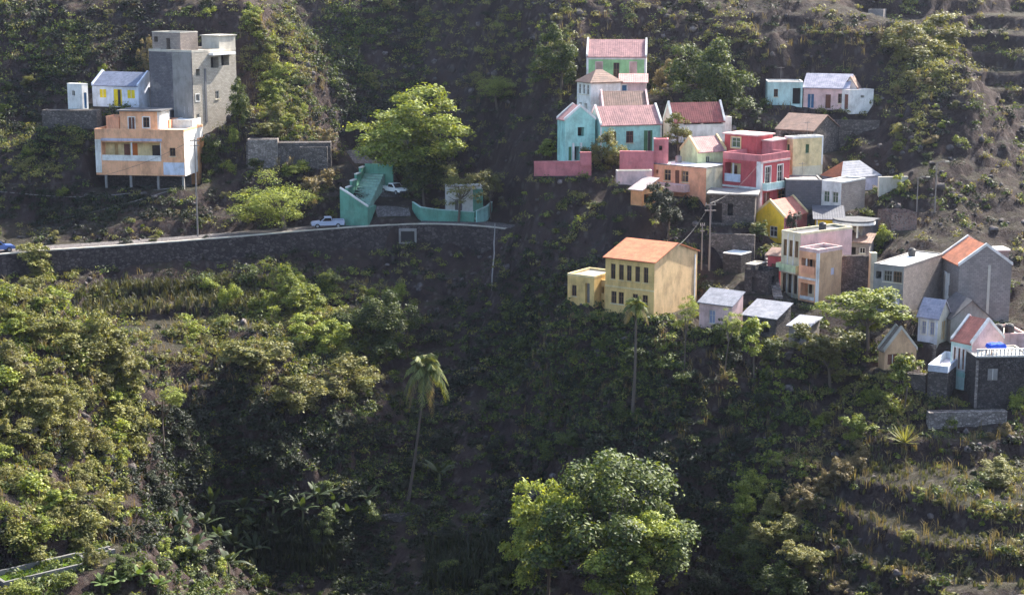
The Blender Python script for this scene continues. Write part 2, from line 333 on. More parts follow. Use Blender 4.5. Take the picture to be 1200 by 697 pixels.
def build_block(root, s_, b, first):
    X, Yv = axes(s_['th']); C0 = s_['blocks'][0]['C']; dv = b['C'] - C0
    a = -(b['t'] - s_['th']); M = np.eye(4); M[:2, :2] = [[math.cos(a), -math.sin(a)], [math.sin(a), math.cos(a)]]
    M[:3, 3] = (dv @ X, dv @ Yv, dv[2])
    x0, x1, d, h = b['x0'], b['x1'], b['d'], b['h']; w = b['w']
    pl = b.get('plinth', s_['plinth'] if first else .3); roof = b.get('roof', ('flat', .2))
    fcs = {'F': ((x0, 0, 0), (1, 0, 0), w, (0, -1, 0)), 'R': ((x1, 0, 0), (0, 1, 0), d, (1, 0, 0)), 'L': ((x0, d, 0), (0, -1, 0), d, (-1, 0, 0)), 'K': ((x1, d, 0), (-1, 0, 0), w, (0, 1, 0))}
    walls = {}
    for f, (O, r, W, n) in fcs.items():
        ops = []; todo = []
        for op in b.get('ops', []):
            if op[0] != f: continue
            k = (op[6] if len(op) > 6 and op[6] else {}).get('depth', DEP[op[5]])
            o = (op[1] * W, op[2] * W, op[3] * h, op[4] * h, k); ops.append(o); todo.append((o, op[5], op[6] if len(op) > 6 else None))
        wm = b.get(f, b['wall']); t = walls.setdefault(wm.name, (Tf(M), wm))[0]
        P = facade(t.mb, O, r, W, -pl, h, ops, n)
        for o, kind, opt in todo: opening(root, M, P, o, kind, opt)
        if roof[0] == 'gable' and ((roof[1] == 'x' and f in 'RL') or (roof[1] == 'y' and f in 'FK')):
            t.mb.poly([P(0, h), P(W, h), P(W / 2, h + roof[2])])
        if roof[0] == 'shed' and f in 'RLK':
            if f == 'K': t.mb.poly([P(0, h), P(W, h), P(W, h + roof[1]), P(0, h + roof[1])])
            elif f == 'R': t.mb.poly([P(0, h), P(W, h), P(W, h + roof[1])])
            else: t.mb.poly([P(0, h), P(W, h), P(0, h + roof[1])])
        for (f2, u0, u1, v0, v1, pm, pr, nm) in b.get('trim', []):       # proud bands, panels, pilasters, pipes
            if f2 == f:
                t2 = Tf(M); barbox(t2.mb, P, u0 * W, u1 * W, v0 * h, v1 * h, -pr, .02); t2.build(nm, pm, root)
        for (f2, u0, u1, v, out, hh, bm, sm) in b.get('balc', []):         # projecting balconies: slab and rail
            if f2 == f:
                t2 = Tf(M); barbox(t2.mb, P, u0 * W, u1 * W, v * h - .15, v * h, -out, .05); sl_ = t2.build('balcony', sm, root)
                t3 = Tf(M); q = v * h + .003
                barbox(t3.mb, P, u0 * W, u1 * W, q, q + hh, -out, -out + .09); barbox(t3.mb, P, u0 * W, u0 * W + .09, q, q + hh, -out + .09, .0); barbox(t3.mb, P, u1 * W - .09, u1 * W, q, q + hh, -out + .09, .0)
                t3.build('railing', bm, sl_)
    for t, wm in walls.values(): t.build('wall', wm, root)
    k = roof[0]; t = Tf(M)
    if k == 'flat':
        rim = roof[1]; fm = b.get('floor', CONC); ov = b.get('ov', 0)
        if ov:
            t.mb.box(x0 - ov, x1 + ov, -ov, d + ov, h, h + .18); t.build('roof', fm, root)
        else:
            e = .21; t.mb.box(x0 + e, x1 - e, e, d - e, h - .3, h - .02); r_ = t.build('roof', fm, root)
            t = Tf(M); rm = b.get('rim', b['wall'])
            for q in ((x0 - .02, x1 + .02, -.02, .2), (x0 - .02, x1 + .02, d - .2, d + .02), (x0 - .02, x0 + .2, .2, d - .2), (x1 - .2, x1 + .02, .2, d - .2)): t.mb.box(*q, h, h + rim)
            t.build('parapet', rm, root)
    elif k == 'gable':
        ax, rise, mat_ = roof[1:4]; ov = b.get('ov', .2); th_ = .13; cop = b.get('coping')
        e = 0 if cop else ov
        if ax == 'x':
            m_ = d / 2; sl = rise / m_; L_ = lambda y, dz=0: h + rise - abs(y - m_) * sl + dz
            for ya, yb in ((-ov, m_), (d + ov, m_)):
                t.mb.prism([(x0 - e, ya, L_(ya, .02)), (x0 - e, yb, L_(yb, .02)), (x0 - e, yb, L_(yb, .02 + th_)), (x0 - e, ya, L_(ya, .02 + th_))], (w + 2 * e, 0, 0))
            r_ = t.build('roof', mat_, root)
            if cop:
                for xa in (x0 - .06, x1 - .22):
                    t = Tf(M)
                    for ya, yb in ((-.12, m_), (d + .12, m_)):
                        t.mb.prism([(xa, ya, L_(ya, -.02)), (xa, yb, L_(yb, -.02)), (xa, yb, L_(yb, .42)), (xa, ya, L_(ya, .42))], (.28, 0, 0))
                    t.build('gable_coping', cop, root)
        else:
            m_ = (x0 + x1) / 2; sl = rise / (w / 2); L_ = lambda x, dz=0: h + rise - abs(x - m_) * sl + dz
            for xa, xb in ((x0 - ov, m_), (x1 + ov, m_)):
                t.mb.prism([(xa, -e, L_(xa, .02)), (xb, -e, L_(xb, .02)), (xb, -e, L_(xb, .02 + th_)), (xa, -e, L_(xa, .02 + th_))], (0, d + 2 * e, 0))
            r_ = t.build('roof', mat_, root)
            if cop:
                for ya in (-.06, d - .22):
                    t = Tf(M)
                    for xa, xb in ((x0 - .12, m_), (x1 + .12, m_)):
                        t.mb.prism([(xa, ya, L_(xa, -.02)), (xb, ya, L_(xb, -.02)), (xb, ya, L_(xb, .36)), (xa, ya, L_(xa, .36))], (0, .28, 0))
                    t.build('gable_coping', cop, root)
    elif k == 'hip':
        rise, mat_ = roof[1:3]; ov = b.get('ov', .25); X0, X1, Y0, Y1 = x0 - ov, x1 + ov, -ov, d + ov
        hl = min(X1 - X0, Y1 - Y0) / 2
        if X1 - X0 >= Y1 - Y0: A, B_ = (X0 + hl, (Y0 + Y1) / 2, h + rise), (X1 - hl - .01, (Y0 + Y1) / 2, h + rise)
        else: A, B_ = ((X0 + X1) / 2, Y0 + hl, h + rise), ((X0 + X1) / 2, Y1 - hl - .01, h + rise)
        c = [(X0, Y0, h), (X1, Y0, h), (X1, Y1, h), (X0, Y1, h)]
        if X1 - X0 >= Y1 - Y0: polys = [[c[0], c[1], B_, A], [c[2], c[3], A, B_], [c[3], c[0], A], [c[1], c[2], B_]]
        else: polys = [[c[1], c[2], B_, A], [c[3], c[0], A, B_], [c[0], c[1], A], [c[2], c[3], B_]]
        end = b.get('end')
        for i, q in enumerate(polys):
            if end and i == 2: t2 = Tf(M); t2.mb.poly(q); t2.build('hip_end', end, root)
            else: t.mb.poly(q)
        t.mb.box(X0, X1, Y0, Y1, h - .12, h - .003); t.build('roof', mat_, root)
    elif k == 'shed':
        rise, mat_ = roof[1:3]; ov = b.get('ov', .3); sl = rise / d; L_ = lambda y, dz=0: h + y * sl + dz
        t.mb.prism([(x0 - ov, -ov, L_(-ov, .02)), (x0 - ov, d + ov, L_(d + ov, .02)), (x0 - ov, d + ov, L_(d + ov, .12)), (x0 - ov, -ov, L_(-ov, .12))], (w + 2 * ov, 0, 0))
        t.build('roof', mat_, root)
    for f_ in b.get('extra', []): f_(root, M, b)
def build_house(s_):
    C = s_['blocks'][0]['C']; root = empty(s_['name'], C, -s_['th'])
    props(root, s_['label'], s_['cat'], s_['group'])
    for i, b in enumerate(s_['blocks']): build_block(root, s_, b, i == 0)
    s_['root'] = root; return root
# --- paint colours
WHITE = paint('white_plaster', (.74, .72, .68)); CREAM = paint('cream_plaster', (.68, .60, .42)); ORANGE = paint('orange_plaster', (.66, .33, .15))
PEACH = paint('peach_plaster', (.82, .43, .24)); SALMON = paint('salmon_plaster', (.80, .38, .22)); YELLOW = paint('mustard_plaster', (.74, .50, .19))
BRIGHTY = paint('bright_yellow_paint', (.85, .56, .04)); TEAL = paint('teal_paint', (.36, .64, .57)); PALETEAL = paint('pale_teal_paint', (.48, .66, .62))
GREEN = paint('pale_green_paint', (.33, .56, .27)); SEAGREEN = paint('sea_green_paint', (.13, .32, .235)); LIME = paint('pale_lime_plaster', (.60, .66, .38))
RED = paint('red_paint', (.47, .085, .09)); PINKRED = paint('pink_red_paint', (.52, .18, .19)); PINK = paint('pink_plaster', (.68, .47, .44)); LILAC = paint('lilac_plaster', (.52, .50, .60))
WHITEBLUE = paint('bluish_white_plaster', (.62, .66, .76)); YELCREAM = paint('yellow_cream_plaster', (.76, .60, .32)); TAN = paint('tan_plaster', (.60, .38, .22))
CONC = paint('cement_render', (.27, .255, .24), .6); DCONC = paint('dark_cement', (.15, .145, .15), .5); LCONC = paint('pale_cement_render', (.50, .46, .39), .5)
WHITEROOF = paint('whitewashed_roof', (.82, .81, .78), .2); DROOF = paint('tarred_roof', (.10, .10, .105), .5)
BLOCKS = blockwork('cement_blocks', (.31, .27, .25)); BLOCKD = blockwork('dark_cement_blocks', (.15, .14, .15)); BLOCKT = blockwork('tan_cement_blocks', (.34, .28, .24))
STONE = masonry('rubble_stone', (.14, .12, .11), mortar=(.06, .055, .05)); STONED = masonry('dark_rubble_stone', (.075, .065, .062), mortar=(.03, .028, .026)); STONEL = masonry('pale_rubble_stone', (.27, .235, .21), mortar=(.13, .11, .1))
T_PINK = rooftile('faded_pink_tiles', (.46, .24, .22)); T_RED = rooftile('dark_red_tiles', (.31, .095, .085)); T_ORANGE = rooftile('orange_tiles', (.50, .165, .075)); T_BROWN = rooftile('brown_tiles', (.24, .15, .115))
T_GREY = rooftile('grey_sheet', (.26, .26, .29)); T_BLUE = rooftile('blue_grey_sheet', (.19, .21, .28)); T_LILAC = rooftile('lilac_sheet', (.38, .36, .42)); T_DARK = rooftile('dark_sheet', (.10, .10, .115)); T_STRIPE = rooftile('striped_sheet', (.45, .36, .34), .55)
T_ORANGEY = rooftile('orange_tiles_across', (.50, .17, .085), axis=1); T_REDY = rooftile('red_tiles_across', (.46, .16, .115), axis=1); T_PINKY = rooftile('pink_tiles_across', (.50, .25, .22), axis=1); T_TANY = rooftile('tan_sheet_across', (.24, .19, .15), axis=1); T_DARKY = rooftile('dark_sheet_across', (.13, .12, .12), axis=1)
FRAME = paint('window_frame_white', (.62, .60, .55)); FRAMED = paint('window_frame_brown', (.16, .09, .05)); WOOD = paint('brown_door_paint', (.16, .065, .04)); YDOOR = paint('yellow_shutter_paint', (.72, .55, .02)); ODOOR = paint('orange_door_paint', (.5, .14, .03)); GDOOR = paint('green_door_paint', (.06, .16, .07)); BDOOR = paint('blue_door_paint', (.05, .13, .25)); PDOOR = paint('pink_door_paint', (.55, .36, .32)); TANDOOR = paint('tan_door_paint', (.5, .33, .15))
GLASS = plain('window_glass', (.025, .022, .024), .12); DARK = plain('interior_shade_colour', (.03, .026, .026), .9); GGLASS = plain('green_glass', (.05, .10, .05), .3); LGLASS = plain('lilac_glass', (.25, .28, .42), .3)  # near-black colour stands in for unlit depth behind openings
D = lambda **k: k
def row(face, us, hw, v0, v1, kind='win', **opt): return [(face, u - hw, u + hw, v0, v1, kind, opt) for u in us]
OCHRE = paint('ochre_plaster', (.68, .47, .25))
# --- houses on the left spur
house('peach_house', 'peach two-storey house with upper room, long loggia and white side wall, on stilts', 8, [
  block(217, 204, 155, 256, xl=113, d=9, wall=PEACH, R=WHITE, plinth=.35, roof=('flat', .35), floor=LCONC,
    ops=[('F', .075, .74, .31, .74, 'log', D(mat=YELCREAM, rail=WHITE, rail_h=.75, posts=(.5, .995), post=WHITE, **{'in': [(.32, .42, 0, .85, WOOD), (.44, .55, 0, .9, ODOOR), (.16, .22, 0, .85, TANDOOR), (.80, .95, .2, .8, GLASS)]})), ('F', .835, .90, .42, .62, 'win', D(frame=FRAMED))],
    trim=[('F', 0, .065, 0, .80, WHITE, .06, 'pilaster'), ('F', .76, .995, -.03, .27, WHITEBLUE, .04, 'base_panel'), ('F', .07, .755, .77, .83, LILAC, .12, 'cornice')]),
  block(188, 158, 131, 258.5, xl=141, d=4.5, wall=PEACH, R=WHITE, roof=('flat', 0), ov=.4, floor=DROOF, ops=[('F', .22, .37, .04, .74, 'door', D(sur=WHITE)), ('F', .58, .74, .3, .75, 'win', D(sur=WHITE, frame=FRAMED))], trim=[('F', .94, 1, 0, 1, WHITE, .05, 'pilaster')]),
  block(140, 156, 138, 260, xl=125, d=3, wall=SALMON, roof=('flat', .2)),
  block(226, 152, 141.5, 263, xl=202, d=4, wall=WHITE, roof=('flat', .1), floor=WHITEROOF),
  block(199, 156, 142, 262, xl=188, d=4, wall=SALMON, roof=('flat', .15)),
  block(233, 198, 164, 262, xl=223, d=4, wall=ORANGE, roof=('flat', .2), plinth=2.5)], pad=False)
house('cement_block_building', 'tall unfinished cement block building with rooftop stair tower', 32, [
  block(228, 160, 62, 266, xl=178, xr=279, wall=LCONC, F=BLOCKD, R=blockwork('sunlit_side_cement_blocks', (.46, .41, .34)), roof=('flat', .35), rim=LCONC, floor=CONC,  # front darker, side paler: shade and sunlight put into the block colours
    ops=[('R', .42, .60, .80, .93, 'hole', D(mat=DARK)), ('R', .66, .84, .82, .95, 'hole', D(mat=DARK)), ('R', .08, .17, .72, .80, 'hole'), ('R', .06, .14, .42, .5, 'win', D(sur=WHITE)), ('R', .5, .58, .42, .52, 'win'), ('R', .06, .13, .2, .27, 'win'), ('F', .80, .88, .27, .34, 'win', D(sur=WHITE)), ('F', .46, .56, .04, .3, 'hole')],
    trim=[('F', .55, .985, 0, .995, CONC, .05, 'render_panel'), ('R', .26, .30, .15, .8, DCONC, .10, 'drain_pipe'), ('R', .38, .9, .955, .985, WHITEROOF, .9, 'canopy_slab')]),
  block(212, 64, 39, 270.5, xl=179, d=4, wall=BLOCKT, roof=('flat', .15), rim=LCONC, ops=[('F', .5, .64, .05, .75, 'hole'), ('F', .06, .2, .55, .8, 'hole')]),
  ])
def roof_room(root, M, b):
    t = Tf(M); d, h = b['d'], b['h']; t.mb.box(-3.6, .004, d * .62, d - .004, h + .352, h + 2.3); t.build('roof_room', LCONC, root)
    t = Tf(M); t.mb.box(-3.8, .2, d * .62 - .2, d + .2, h + 2.303, h + 2.45); t.build('roof_slab', LCONC, root)
SPECS[-1]['blocks'][0]['extra'] = [roof_room]
house('blue_roofed_cottage', 'low white cottage with blue-grey roof and yellow shutters', 20, [
  block(163, 126, 101.5, 270, xl=109, d=6, wall=WHITEBLUE, roof=('gable', 'x', 1.9, T_BLUE), coping=WHITEBLUE,
    ops=[('F', .16, .30, .42, .82, 'shut', D(mat=YDOOR)), ('F', .46, .64, .02, .84, 'door', D(mat=YDOOR, gap=1, frame=YDOOR)), ('F', .76, .92, .42, .82, 'shut', D(mat=YDOOR))]),
  block(195, 127, 104, 272, xl=165, d=4, wall=BLOCKT, roof=('flat', 0), ov=.3, floor=CONC, ops=[('F', .12, .34, .1, .75, 'shut', D(mat=TANDOOR)), ('F', .4, .6, .1, .75, 'shut', D(mat=YELCREAM)), ('F', .84, .96, .02, .8, 'hole')])])
house('white_outhouse', 'small white box outhouse with teal door at the end of a terrace', 34, [
  block(97, 129, 99.5, 267, xl=80, xr=104, wall=WHITE, roof=('flat', .12), floor=WHITEROOF, ops=[('F', .3, .52, .55, .74, 'hole'), ('R', .3, .75, .05, .68, 'door', D(mat=BDOOR))])], cat='outhouse')
house('stone_terrace_wall', 'rough grey stone terrace wall below the small white outhouse', 4, [block(114, 151, 130, 263.5, xl=50, d=2.5, wall=STONE, roof=('flat', .05), floor=STONE)], cat='wall')
# --- by the road junction
house('cream_house', 'cream flat-roofed house mostly hidden behind a dark broadleaf tree', 58, [block(442, 202, 165, 268, xl=436, xr=485, wall=CREAM, roof=('flat', .25), ops=[('F', .3, .6, .35, .62, 'win'), ('R', .4, .55, .4, .7, 'win')])])
house('white_roadside_house', 'small white house with sea-green base and corner pillar beside the road', -6, [
  block(524, 255, 222, 254, xr=566, d=4.5, wall=WHITE, roof=('flat', .25), ops=[('F', .22, .42, .05, .6, 'door', D(mat=DCONC))],
    trim=[('F', .72, 1.0, 0, 1, SEAGREEN, .08, 'corner_pillar')])])
# --- upper village
house('green_house', 'pale green house with faded red tile roof and white gable ends, highest in the village', 5, [
  block(757, 110, 67, 256, xl=687, d=6.5, wall=GREEN, R=WHITE, roof=('gable', 'x', 2.3, T_PINK), coping=WHITE,
    ops=row('F', (.21,), .05, .3, .85, 'door', mat=PDOOR, sur=PINK) + row('F', (.5,), .05, .38, .84, 'win', frame=FRAMED) + row('F', (.78,), .05, .3, .85, 'door', mat=PDOOR, sur=PINK),
    trim=[('F', 0, .035, 0, 1, WHITE, .06, 'pilaster'), ('F', .965, 1, 0, 1, WHITE, .06, 'pilaster'), ('F', .035, .965, .93, 1, WHITE, .07, 'cornice')])])
house('hip_roofed_house', 'narrow white house with brown hipped roof and three tall windows', 62, [
  block(692, 140, 97, 247, xl=676, xr=727, wall=WHITE, roof=('hip', 1.7, T_BROWN), ops=row('F', (.2, .5, .8), .09, .66, .93) + row('F', (.25, .65), .1, .1, .42, 'hole'))])
house('pink_lean_to', 'low faded pink lean-to with dark blue door under the green house', 4, [block(757, 118, 97, 250, xl=727, d=3, wall=PINK, roof=('shed', .9, T_PINK), ops=[('F', .06, .24, .1, .85, 'door', D(mat=BDOOR, sur=WHITE))])])
house('brown_roofed_house', 'house showing only its weathered brown tile roof behind the teal house', -3, [block(706, 152, 128, 243, xr=760, d=6, wall=PINK, roof=('gable', 'x', 2.2, T_BROWN), coping=PINK)])
house('teal_house', 'teal house with pale pink tile roof, white gable ends and brown openings', -17, [
  block(703, 182, 147, 236, xr=775, xl=690, wall=TEAL, roof=('gable', 'x', 2.3, T_PINK), coping=WHITE,
    ops=[('F', .15, .26, .38, .78, 'win', D(frame=FRAMED)), ('F', .42, .54, .38, .78, 'win', D(frame=FRAMED)), ('F', .71, .85, .02, .78, 'door', D(mat=GDOOR, gap=1))],
    trim=[('F', 0, .025, 0, 1, WHITE, .06, 'pilaster'), ('F', .975, 1, 0, 1, WHITE, .06, 'pilaster')])])
house('teal_gabled_cottage', 'little teal gable-fronted cottage with white posts above the pink wall', -20, [
  block(662, 190, 141, 235, xr=697, xl=653, wall=TEAL, roof=('gable', 'y', 1.8, T_PINKY), coping=WHITE, ops=[('F', .42, .64, .60, .82, 'hole'), ('F', .32, .48, .03, .36, 'hole'), ('F', .12, .22, .03, .36, 'door', D(mat=GDOOR))], trim=[('F', .24, .30, 0, .45, WHITE, .15, 'post'), ('F', .5, .56, 0, .45, WHITE, .15, 'post')])])
house('pink_garden_wall', 'long dusky pink garden wall below the little teal cottage', -3, [block(626, 206, 190, 231.5, xr=693, d=.6, wall=PINKRED, roof=('flat', .05), floor=PINKRED, rim=PINKRED), block(680, 192, 179, 231.5, xr=693, d=.6, wall=PINKRED, roof=('flat', .05), floor=PINKRED)], cat='wall', plinth=1.2)
house('magenta_garden_wall', 'short magenta garden wall with square pillar room beside the teal house', 4, [block(766, 198, 178, 229.5, xl=726, d=.6, wall=PINKRED, roof=('flat', .05), floor=PINKRED), block(783, 192, 164, 230.5, xl=766, d=2, wall=PINKRED, roof=('flat', .1), floor=PINKRED, plinth=2.5, ops=[('F', .35, .58, .55, .75, 'hole')])], cat='wall', pad=False, plinth=1.2)
house('dark_red_roofed_house', 'white house with dark red tile roof and slotted eaves', -14, [
  block(787, 167, 143, 240, xr=849, xl=777, wall=PINK, F=WHITE, roof=('gable', 'x', 2.4, T_RED), coping=WHITE, ops=[('F', .22, .55, .84, .97, 'hole', D(depth=.5)), ('F', .59, .96, .84, .97, 'hole', D(depth=.5))]),
  block(848, 162, 138, 243, xr=857, d=3, wall=WHITE, roof=('flat', .1))])
house('lime_house', 'pale lime house with red tile roof and cream gable edge', -32, [
  block(817, 197, 178.5, 231, xr=850, xl=797, wall=LIME, roof=('gable', 'x', 1.7, T_PINK), coping=YELCREAM, ops=[('F', .3, .45, .25, .7, 'win', D(pane=GGLASS))])])
house('orange_garage', 'flat-roofed salmon orange building with cream end wall and whitewashed roof', 38, [
  block(827, 233, 197.5, 225, xl=765, xr=855, wall=SALMON, R=CREAM, roof=('flat', .12), rim=DCONC, floor=WHITEROOF,
    ops=[('F', .05, .1, .68, .82, 'hole'), ('F', .21, .34, .48, .86, 'win', D(frame=TANDOOR)), ('F', .42, .5, .42, .86, 'door', D(mat=WOOD)), ('F', .54, .67, .48, .86, 'win', D(frame=TANDOOR))],
    trim=[('F', .0, .70, .18, .42, PINK, 1.3, 'terrace_parapet')])])
house('red_house', 'deep red two-storey house with white corner pillar, balcony and roof terrace', 42, [
  block(890, 246, 190, 224, xl=846, xr=924, wall=RED, roof=('flat', .9), floor=CONC, rim=PINKRED,
    ops=[('F', .06, .48, .55, .93, 'log', D(mat=YELCREAM, rail=WHITEBLUE, posts=(.5,), post=WHITE, **{'in': [(.1, .4, 0, .8, WOOD)]})), ('F', .1, .4, .08, .36, 'log', D(mat=RED, **{'in': [(.5, .8, 0, .8, DARK)]})),
         ('R', .16, .34, .52, .88, 'win', D(sur=WHITE)), ('R', .58, .76, .52, .88, 'win', D(sur=WHITE)), ('R', .12, .34, .02, .34, 'door', D(mat=WOOD)), ('R', .62, .9, .06, .34, 'win', D(frame=TANDOOR, sur=ODOOR))],
    trim=[('F', .90, 1, -.05, 1, WHITE, .07, 'corner_pillar'), ('R', 0, .07, -.05, 1, WHITE, .07, 'corner_pillar'), ('F', 0, .9, .42, .46, WHITE, .12, 'string_course'), ('R', .0, 1, .96, 1.0, PINK, .1, 'cornice')],
    balc=[('R', .06, .96, .42, .8, .85, PALETEAL, WHITE)]),
  block(886, 180, 160, 231, xl=849, d=4, wall=RED, roof=('flat', .1), ov=.25, floor=PINK, ops=[('F', .22, .5, .25, .85, 'win', D(sur=YELCREAM, pane=GGLASS))]),
  block(904, 184, 166, 231, xl=890, d=4, wall=PINKRED, roof=('flat', .1), ov=.2, floor=PINK)])
house('yellow_cream_house', 'tall pale yellow box house with small green windows behind the red house', 64, [
  block(928, 214, 163, 232.5, xl=918, xr=963, wall=YELCREAM, roof=('flat', .25), rim=WHITE, ops=[('R', .42, .54, .66, .86, 'win', D(pane=GGLASS, frame=GDOOR)), ('F', .3, .6, .66, .86, 'win', D(pane=GGLASS, frame=GDOOR))], trim=[('R', .0, 1, .0, .36, CREAM, .05, 'lower_wall'), ('R', .96, 1, .37, 1, WHITE, .06, 'pilaster')])])
house('grey_block_house', 'windowless grey cement block house standing beside the red house', 3, [block(962, 250, 212, 226, xl=920, d=5, wall=BLOCKD, roof=('flat', .15), rim=CONC)])
house('white_green_windowed_house', 'white house with two green windows and a bare tan block gable', 42, [
  block(985, 248, 215, 224, xl=962, xr=1013, wall=WHITE, R=BLOCKT, roof=('flat', .2), rim=WHITE, ops=[('F', .12, .42, .28, .68, 'win', D(pane=GGLASS, sur=WHITE)), ('F', .56, .86, .28, .68, 'win', D(pane=GGLASS, sur=WHITE))])])
house('grey_hip_roofed_house', 'house with long pale grey roof and an orange tiled hip end', 60, [block(985, 225, 209, 231, xl=963, xr=1030, wall=LILAC, roof=('hip', 2.0, T_GREY), end=T_ORANGE, ops=row('R', (.3, .6), .06, .2, .8, 'hole'))])
house('brown_stone_barn', 'old brown stone barn with sagging grey-brown tile roof and dark openings', 36, [
  block(952, 182, 154, 240, xl=909, xr=982, wall=STONE, roof=('gable', 'x', 1.9, T_BROWN), ops=row('F', (.25, .5, .75), .09, .3, .85, 'hole'), trim=[('F', 0, .12, 0, .95, STONEL, .05, 'patched_wall')])], cat='barn')
house('mint_white_flat_house', 'low flat white house with one window and a dark double doorway', 5, [block(940, 123, 97, 252, xl=899, d=5, wall=PALETEAL, roof=('flat', .15), rim=WHITE, ops=[('F', .18, .3, .35, .7, 'win', D(frame=FRAMED)), ('F', .72, .95, .02, .75, 'hole')])])
house('lilac_roofed_house', 'whitewashed house with lilac sheet roof, brown doors and boxy porch room', 20, [
  block(993, 129, 104, 250, xl=941, d=6, wall=PINK, roof=('gable', 'x', 1.8, T_LILAC), ops=[('F', .1, .24, .05, .7, 'door', D(mat=BDOOR)), ('F', .5, .62, .05, .7, 'door'), ('F', .78, .9, .3, .75, 'win', D(frame=FRAMED))]),
  block(996, 130, 106.5, 248.5, xl=986, xr=1023, dth=42, wall=WHITE, roof=('flat', .1), floor=PINK, plinth=.5, ops=[('F', .3, .75, .05, .8, 'door'), ('R', .45, .6, .62, .74, 'hole')]),
  block(1004, 107, 103, 251, xl=988, d=3, wall=WHITE, roof=('gable', 'y', 1.5, T_BROWN))])
house('orange_lattice_shed', 'tiny orange shed with striped lean-to roof at the cliff edge', 40, [block(752, 241, 223, 221, xl=739, xr=769, wall=ORANGE, roof=('shed', 1.1, T_STRIPE), ops=[('R', .15, .8, .05, .7, 'hole')])], cat='shed')
house('curved_parapet_wall', 'low pinkish grey parapet wall in front of the salmon building', -5, [block(723, 216, 201, 225, xr=764, d=1.2, wall=PINK, roof=('flat', .1), rim=LCONC, floor=CONC)], cat='wall', plinth=1.0)
house('grey_rubble_shed', 'flat grey rubble shed with cluttered doorway below the salmon building', 12, [block(884, 264, 229, 219.5, xl=831, d=5, wall=STONE, roof=('flat', 0), ov=.4, floor=CONC, ops=[('F', .06, .28, .05, .7, 'hole'), ('F', .4, .52, .3, .7, 'hole')])], cat='shed')
house('bright_yellow_house', 'bright yellow gable-fronted house with red roof and white-barred window', 40, [
  block(918, 285, 255, 220, xl=884, xr=945, wall=BRIGHTY, R=PINKRED, roof=('gable', 'y', 1.9, T_REDY), coping=YELCREAM, ops=[('F', .52, .78, .2, .62, 'win', D(frame=WHITE))])])
house('yellow_dark_roofed_house', 'small bright yellow house with orange door under a dark flat roof', 8, [
  block(986, 279, 257, 219, xl=956, d=4.5, wall=BRIGHTY, roof=('shed', .9, T_DARK), ov=.45, ops=[('F', .38, .6, .12, .72, 'door', D(mat=ODOOR))], trim=[('F', 0, .06, 0, 1, WHITE, .06, 'pilaster')])])
def round_porch(root, M, b):
    t = Tf(M); n = 20; h = b['h']; cx, cyy, rr = b['x0'] * .5, .4, 2.4
    ring = [(cx + rr * 1.15 * math.cos(math.pi * 2 * i / n), cyy + rr * math.sin(math.pi * 2 * i / n), h + .2) for i in range(n)]
    t.mb.prism(ring, (0, 0, .22)); t.build('canopy', DROOF, root)
    t = Tf(M); t.mb.prism([(cx + (p[0] - cx) * 1.02, cyy + (p[1] - cyy) * 1.02, h - .12) for p in ring], (0, 0, .31)); t.build('fascia', WHITE, root)
    for u in (-1.4, 1.3):
        t = Tf(M); t.mb.box(cx + u - .1, cx + u + .1, -1.3, -1.1, -1.5, h - .12); t.build('post', WHITE, root)
house('round_porch_house', 'grey house with a rounded dark canopy porch on white posts', 38, [block(1010, 294, 262, 217, xl=986, xr=1028, wall=CONC, R=BLOCKD, roof=('flat', 0), ov=.2, floor=DROOF, ops=[('F', .1, .85, .06, .8, 'log', D(mat=LCONC, **{'in': [(.1, .35, 0, .8, DARK), (.5, .9, .2, .7, WHITE)]}))], extra=[round_porch])])
# --- lower village
house('yellow_house', 'large mustard yellow two-storey house with orange tile roof and five windows in a row', 35, [
  block(766, 373, 308, 200, xl=709, xr=816, wall=YELLOW, R=OCHRE, roof=('gable', 'x', 1.6, T_ORANGE), ov=.25,
    ops=row('F', (.16, .33, .49, .66, .83), .048, .62, .90, 'win', frame=FRAMED, sill=YELCREAM) + row('F', (.18, .33), .055, .18, .40, 'win', frame=FRAMED) + row('F', (.62, .82), .055, .18, .40, 'win', frame=FRAMED),
    trim=[('F', 0, 1, .475, .50, YELCREAM, .07, 'string_course'), ('R', .93, .955, 0, .95, WHITE, .08, 'downpipe')]),
  block(696, 360, 326, 204.5, xl=665, d=5, wall=YELLOW, roof=('flat', .25), rim=YELCREAM, floor=CONC, plinth=2.5, ops=[('F', .16, .34, .3, .68, 'win', D(frame=FRAMED)), ('F', .66, .84, .1, .8, 'hole', D(depth=.5, mat=CONC))]),
  block(709, 362, 330, 205.5, xl=696, d=5, wall=YELLOW, roof=('flat', .2), floor=CONC, plinth=2.5, ops=[('F', .1, .4, .55, .8, 'hole'), ('F', .6, .9, .55, .8, 'hole')])])
house('cream_balcony_house', 'tall cream house with two tiers of slender windows and carved balcony', 54, [
  block(936, 350, 276, 207, xl=914, xr=996, wall=CREAM, R=PINK, roof=('flat', .3), floor=DCONC,
    ops=row('F', (.2, .5, .8), .09, .64, .9, 'win', frame=FRAMED) + row('F', (.2, .5, .8), .09, .06, .36, 'win', frame=FRAMED), balc=[('F', -.02, 1.02, .42, .8, .85, LIME, CREAM)],
    trim=[('F', .33, .37, 0, 1, WHITE, .07, 'pilaster'), ('F', .63, .67, 0, 1, WHITE, .07, 'pilaster')])])
